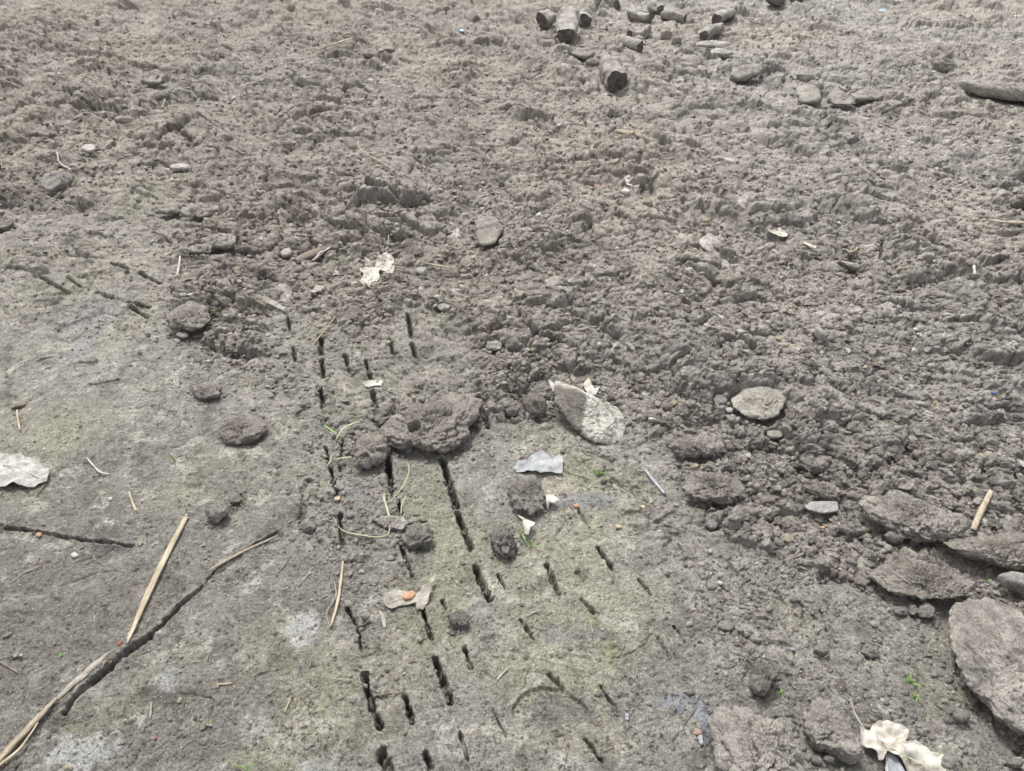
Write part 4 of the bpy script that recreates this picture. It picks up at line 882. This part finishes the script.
pebble('chip','white rectangular chip on the churned soil at the top left of centre',371,82,7,6,M_WHITE,'chip')
pebble('pebble','small white pebble right of the white rectangular chip',460,94,5,4,M_WHITE,'pebble')
pebble('chip','white spiky chip in the middle of the upper churned soil',559,127,6,6,M_WHITE,'chip')
pebble('chip','flat tan chip in the upper soil left of the white spiky chip',426,113,9,5,M_TAN,'chip')
pebble('chip','pale blue chip near the top, left of the logs',462,32,6,4,M_BLUE,'chip')
pebble('chip','pale blue plastic scrap near the top right',882,12,10,4,M_BLUE,'plastic scrap')
pebble('chip','white paper scrap at the top right edge',1019,12,12,4,M_WHITE,'scrap')
pebble('chip','white flat chip between the blue scrap and the clay plate',898,46,6,3,M_WHITE,'chip')
pebble('chip','green white chip below the short log at the top edge',611,17,5,5,M_WHITE,'chip')
pebble('stone','white knob of chalk in the churned soil above the wavy mound',625,200,11,9,M_WHITE,'stone')
pebble('pebble','round bluish white pebble in the churned soil right of centre',721,319,7,6,M_WHITE,'pebble')
pebble('pebble','small blue pebble on the mud below the round dark pebble',710,552,6,5,M_SLATE,'pebble')
pebble('pebble','blue grey pebble right of the arc shaped print',627,717,6,10,M_SLATE,'pebble')
pebble('pebble','white pebble on the streaked mud, lower middle',602,630,4,3,M_WHITE,'pebble')
pebble('pebble','orange pebble in the churned soil, left of the angular clod',822,528,6,4,M_ORANGE,'pebble')
pebble('pebble','brownish pebble beside the white crumpled scrap',597,179,6,5,M_ORANGE,'pebble')
pebble('pebble','pale yellow pebble near the left slot end',337,499,8,6,M_TAN,'pebble')
pebble('pebble','long slate pebble in the wet patch at the bottom',700,740,7,14,M_SLATE,'pebble')
pebble('pebble','brown flat pebble on top of the wet patch',697,733,12,7,plain_material('brown_stone', (.16, .12, .10), (.26, .2, .16), 100),'pebble')
pebble('chip','tiny dark glossy chip with a blue edge, bottom right',792,650,6,3,M_SLATE,'chip')
pebble('pebble','tiny blue glass pebble in the churned soil at right',992,397,6,4,plain_material('blue_glass', (.03, .05, .16), (.06, .09, .25), 80, .3),'pebble')

# ------------------------------------------------------------------ loose crumbs, repeated
rng = np.random.default_rng(7)
protos = []
bm = bmesh.new(); bmesh.ops.create_icosphere(bm, subdivisions=4, radius=1.0); IB = np.array([list(v.co) for v in bm.verts]); IF = np.array([[v.index for v in f.verts] for f in bm.faces]); bm.free()
for k in range(9):
    d = 1+.45*fbm3(IB*1.2+k*9, 800+k, 2); q = IB*d[:, None]*np.array([1.25, .95, .62])
    for _ in range(11):
        nv = rng.normal(0, 1, 3); nv /= np.linalg.norm(nv); dd = q@nv; lim = rng.uniform(.42, .85); q = q-np.outer(np.maximum(dd-lim, 0)*.92, nv)
    q = q*(1+.10*fbm3(q*4+k, 830+k, 3, .7)+.05*perlin3(q*14, 850+k)-.10*(1-sstep(0, .07, np.abs(perlin3(q*2.2+k, 860+k)))))[:, None]
    protos.append((q*.010, None, IF))
CR = 'loose lumps of soil lying on the ground'
first = {}
pxs = []
while len(pxs) < 290:
    a, b = rng.uniform(0, 1024), rng.uniform(10, 771)
    x, y = at(a, b); m = float(churn_mask(np.array([float(x)]), np.array([float(y)]), False)[0])
    if rng.uniform() < (.10+.9*(m if m > .1 else 0)) and (b > 150 or rng.uniform() < .4): pxs.append((a, b))
PX = np.array(pxs); gx, gy = at(PX[:, 0], PX[:, 1]); gz, _, _ = ground_h(gx.astype(f4), gy.astype(f4))
gx, gy = at(PX[:, 0], PX[:, 1], gz); gz, gm, _ = ground_h(gx.astype(f4), gy.astype(f4))
for i, (a, b) in enumerate(pxs):
    k = int(rng.integers(9)); x, y, z = float(gx[i]), float(gy[i]), float(gz[i]); size = (.8+3.0*rng.uniform()**1.7)*(1 if b > 300 else 1.7)*(1 if float(gm[i]) > .5 else .55)
    if k not in first:
        V, Fq, tr = protos[k]; o = mesh_obj('soil_lump', V, Fq, M_CLOD, cols=tint(V, (.185+.007*k, .168+.007*k, .15+.007*k), k), tris=tr); first[k] = o
    else:
        o = first[k].copy(); COL.objects.link(o)
    o.location = (x, y, z-.003*size); o.rotation_euler = (rng.uniform(-.5, .5), rng.uniform(-.5, .5), rng.uniform(0, 6.28)); o.scale = (size, size*rng.uniform(.6, 1), size*rng.uniform(.3, .7))
    tag(o, 'small angular lump of grey brown soil, thumb sized, loose on the churned ground', 'soil lump', CR)

def crumb_field(n, seed):
    """the thousands of smaller crumbs, more of them in churned soil, along its edge and round the clods"""
    r = np.random.default_rng(seed)
    a = r.uniform(-60, 1084, n); b = 15+(771+40-15)*r.uniform(0, 1, n)**.75
    x, y = at(a, b)
    near = [sp for sp in SPEC if sp['c'][1] < 3.2]; nn = 30
    r2 = np.random.default_rng(seed); 
    xs, ys = [x], [y]
    for sp in near:
        t_ = r2.uniform(0, 6.28, nn); q = 1+np.abs(r2.normal(0, .22, nn)); rx = np.abs(sp['W'][:, 0]).max(); ry = np.abs(sp['W'][:, 1]).max()
        xs.append(sp['c'][0]+rx*q*np.cos(t_)); ys.append(sp['c'][1]+ry*q*np.sin(t_))
    # debris round the slots and along the edge of the churned soil
    for (qa, qb, ra, rb, nq) in ((360, 470, 75, 80, 420), (300, 360, 90, 50, 260), (340, 545, 50, 60, 200), (560, 450, 100, 22, 200), (760, 590, 110, 50, 420), (200, 340, 70, 50, 220), (930, 640, 60, 60, 160), (700, 700, 60, 60, 90)):
        u_, v_ = r2.normal(0, .5, nq)*ra+qa, r2.normal(0, .5, nq)*rb+qb; ax_, ay_ = at(u_, v_); xs.append(ax_); ys.append(ay_)
    nb = len(x); x = np.concatenate(xs); y = np.concatenate(ys)
    h, m, _ = ground_h(x.astype(f4), y.astype(f4))
    cl = sstep(-.15, .3, perlin2(x*7, y*7, 400)); keep = r.uniform(0, 1, len(x)) < (.05+.95*m)*(.3+.7*cl)
    keep[nb:] = r.uniform(0, 1, len(x)-nb) < .8
    x, y, h, m = x[keep], y[keep], h[keep], m[keep]; n = len(x)
    size = np.exp(r.normal(math.log(.0036), .42, n))*(.85+.45*m)*(1+.22*np.maximum(y-1.2, 0)); size = np.minimum(size, .009*(1+.22*np.maximum(y-1.2, 0)))
    bm = bmesh.new(); bmesh.ops.create_icosphere(bm, subdivisions=2, radius=1.0)
    B = np.array([list(v.co) for v in bm.verts]); Fi = np.array([[v.index for v in f.verts] for f in bm.faces]); bm.free()
    K = 10; shapes = []
    for k in range(K):
        q = B.copy(); d = 1+.55*fbm3(B*1.1+k*7, 500+k, 2)+.25*perlin3(B*3.2+k, 520+k); q = q*d[:, None]
        for _ in range(4):                        # break flat faces off
            nv = r.normal(0, 1, 3); nv /= np.linalg.norm(nv); dd = q@nv; lim = r.uniform(.45, .8); q = q-np.outer(np.maximum(dd-lim, 0), nv)
        shapes.append(q)
    shapes = np.array(shapes); V = shapes[r.integers(0, K, n)]
    ang = r.uniform(0, 6.28, n); c, s_ = np.cos(ang)[:, None], np.sin(ang)[:, None]
    vx, vy = V[:, :, 0]*r.uniform(.8, 1.5, (n, 1)), V[:, :, 1]
    V = np.stack([vx*c-vy*s_, vx*s_+vy*c, V[:, :, 2]*r.uniform(.45, .9, (n, 1))], -1)*size[:, None, None]
    V += np.stack([x, y, h+size*.15], 1)[:, None, :]
    cc = (SOIL*1.0)[None]*r.uniform(.72, 1.22, (n, 1)); col = np.repeat(cc, len(B), 0)
    tris = (Fi[None]+np.arange(n)[:, None, None]*len(B)).reshape(-1, 3)
    o = mesh_obj('loose_soil', V.reshape(-1, 3), None, M_CLOD, cols=col, smooth=True, tris=tris)
    tag(o, 'thousands of small broken crumbs of soil spread through the churned mud', 'loose soil', None, 'stuff')
crumb_field(11000, 15)

# grit and fibres nobody could count
def grit(n, seed):
    r = np.random.default_rng(seed)
    a = r.uniform(-60, 1084, n); b = 15+(771+40-15)*r.uniform(0, 1, n)**.8
    x, y = at(a, b); h, m, _ = ground_h(x.astype(f4), y.astype(f4))
    x, y = at(a, b, h); h, m, _ = ground_h(x.astype(f4), y.astype(f4))
    keep = r.uniform(0, 1, n) < (.45+.55*m); x, y, h, m = x[keep], y[keep], h[keep], m[keep]; n = len(x)
    size = np.exp(r.normal(math.log(.0016), .45, n))*(1+2.0*m)*(1+.25*np.maximum(y-1, 0)); size = np.minimum(size, .010)
    t = (1+5**.5)/2; B = np.array([(-1,t,0),(1,t,0),(-1,-t,0),(1,-t,0),(0,-1,t),(0,1,t),(0,-1,-t),(0,1,-t),(t,0,-1),(t,0,1),(-t,0,-1),(-t,0,1)])/1.9
    Fi = np.array([(0,11,5),(0,5,1),(0,1,7),(0,7,10),(0,10,11),(1,5,9),(5,11,4),(11,10,2),(10,7,6),(7,1,8),(3,9,4),(3,4,2),(3,2,6),(3,6,8),(3,8,9),(4,9,5),(2,4,11),(6,2,10),(8,6,7),(9,8,1)])
    V = B[None]*(1+.45*r.uniform(-1, 1, (n, 12, 1)))
    ang = r.uniform(0, 6.28, n); c, s = np.cos(ang), np.sin(ang); st = r.uniform(.7, 1.5, (n, 1))
    vx = V[:, :, 0]*st; vy = V[:, :, 1]; V = np.stack([vx*c[:, None]-vy*s[:, None], vx*s[:, None]+vy*c[:, None], V[:, :, 2]*r.uniform(.45, .9, (n, 1))], -1)*size[:, None, None]
    V += np.stack([x, y, h+size*.1], 1)[:, None, :]
    base = np.array([(.2,.18,.155),(.16,.14,.12),(.25,.23,.2),(.30,.28,.25),(.13,.12,.11),(.30,.26,.19),(.40,.39,.37)])
    ci = r.choice(7, n, p=[.36,.24,.18,.08,.08,.04,.02]); col = np.repeat(base[ci]*r.uniform(.8, 1.2, (n, 1)), 12, 0)
    tris = (Fi[None]+np.arange(n)[:, None, None]*12).reshape(-1, 3)
    o = mesh_obj('soil_grit', V.reshape(-1, 3), None, M_CLOD, cols=col, smooth=False, tris=tris)
    tag(o, 'fine grit and tiny crumbs scattered over the mud', 'grit', None, 'stuff')
grit(36000, 5)
def fibres(n, seed):
    r = np.random.default_rng(seed)
    a = r.uniform(-40, 1064, n); b = 30+(790-30)*r.uniform(0, 1, n)**.8
    x, y = at(a, b); h, m, _ = ground_h(x.astype(f4), y.astype(f4))
    L = r.uniform(.006, .026, n)*(1+.3*np.maximum(y-1, 0)); ang = r.uniform(0, math.pi, n); K = 5
    t = np.linspace(-.5, .5, K); cur = r.uniform(-.5, .5, n)
    cx = x[:, None]+L[:, None]*(t*np.cos(ang)[:, None]-cur[:, None]*t**2*2*np.sin(ang)[:, None]); cy = y[:, None]+L[:, None]*(t*np.sin(ang)[:, None]+cur[:, None]*t**2*2*np.cos(ang)[:, None])
    hh, _, _ = ground_h(cx.ravel().astype(f4), cy.ravel().astype(f4)); cz = hh.reshape(n, K)+.0015+.003*m[:, None]
    w = (.00035+.0003*r.uniform(0, 1, n))*(1+.35*np.maximum(y-1, 0))
    sx = -np.sin(ang)*w; sy = np.cos(ang)*w
    ring = [(1, 0), (0, 1), (-1, 0), (0, -1)]
    V = np.stack([np.stack([cx+sx[:, None]*p, cy+sy[:, None]*p, cz+w[:, None]*q], -1) for p, q in ring], 2)   # n,K,4,3
    idx = np.arange(n*K*4).reshape(n, K, 4); nx = np.roll(idx, -1, 2)
    Fq = np.stack([idx[:, :-1], idx[:, 1:], nx[:, 1:], nx[:, :-1]], -1).reshape(-1, 4)
    base = np.array([(.42,.36,.25),(.26,.22,.16),(.14,.11,.08),(.5,.46,.38)]); col = np.repeat(base[r.choice(4, n, p=[.3,.35,.27,.08])], K*4, 0)
    o = mesh_obj('plant_fibres', V.reshape(-1, 3), Fq, M_CLOD, cols=col)
    tag(o, 'short hair thin roots and straw fibres strewn over the mud', 'fibres', None, 'stuff')
fibres(1800, 6)
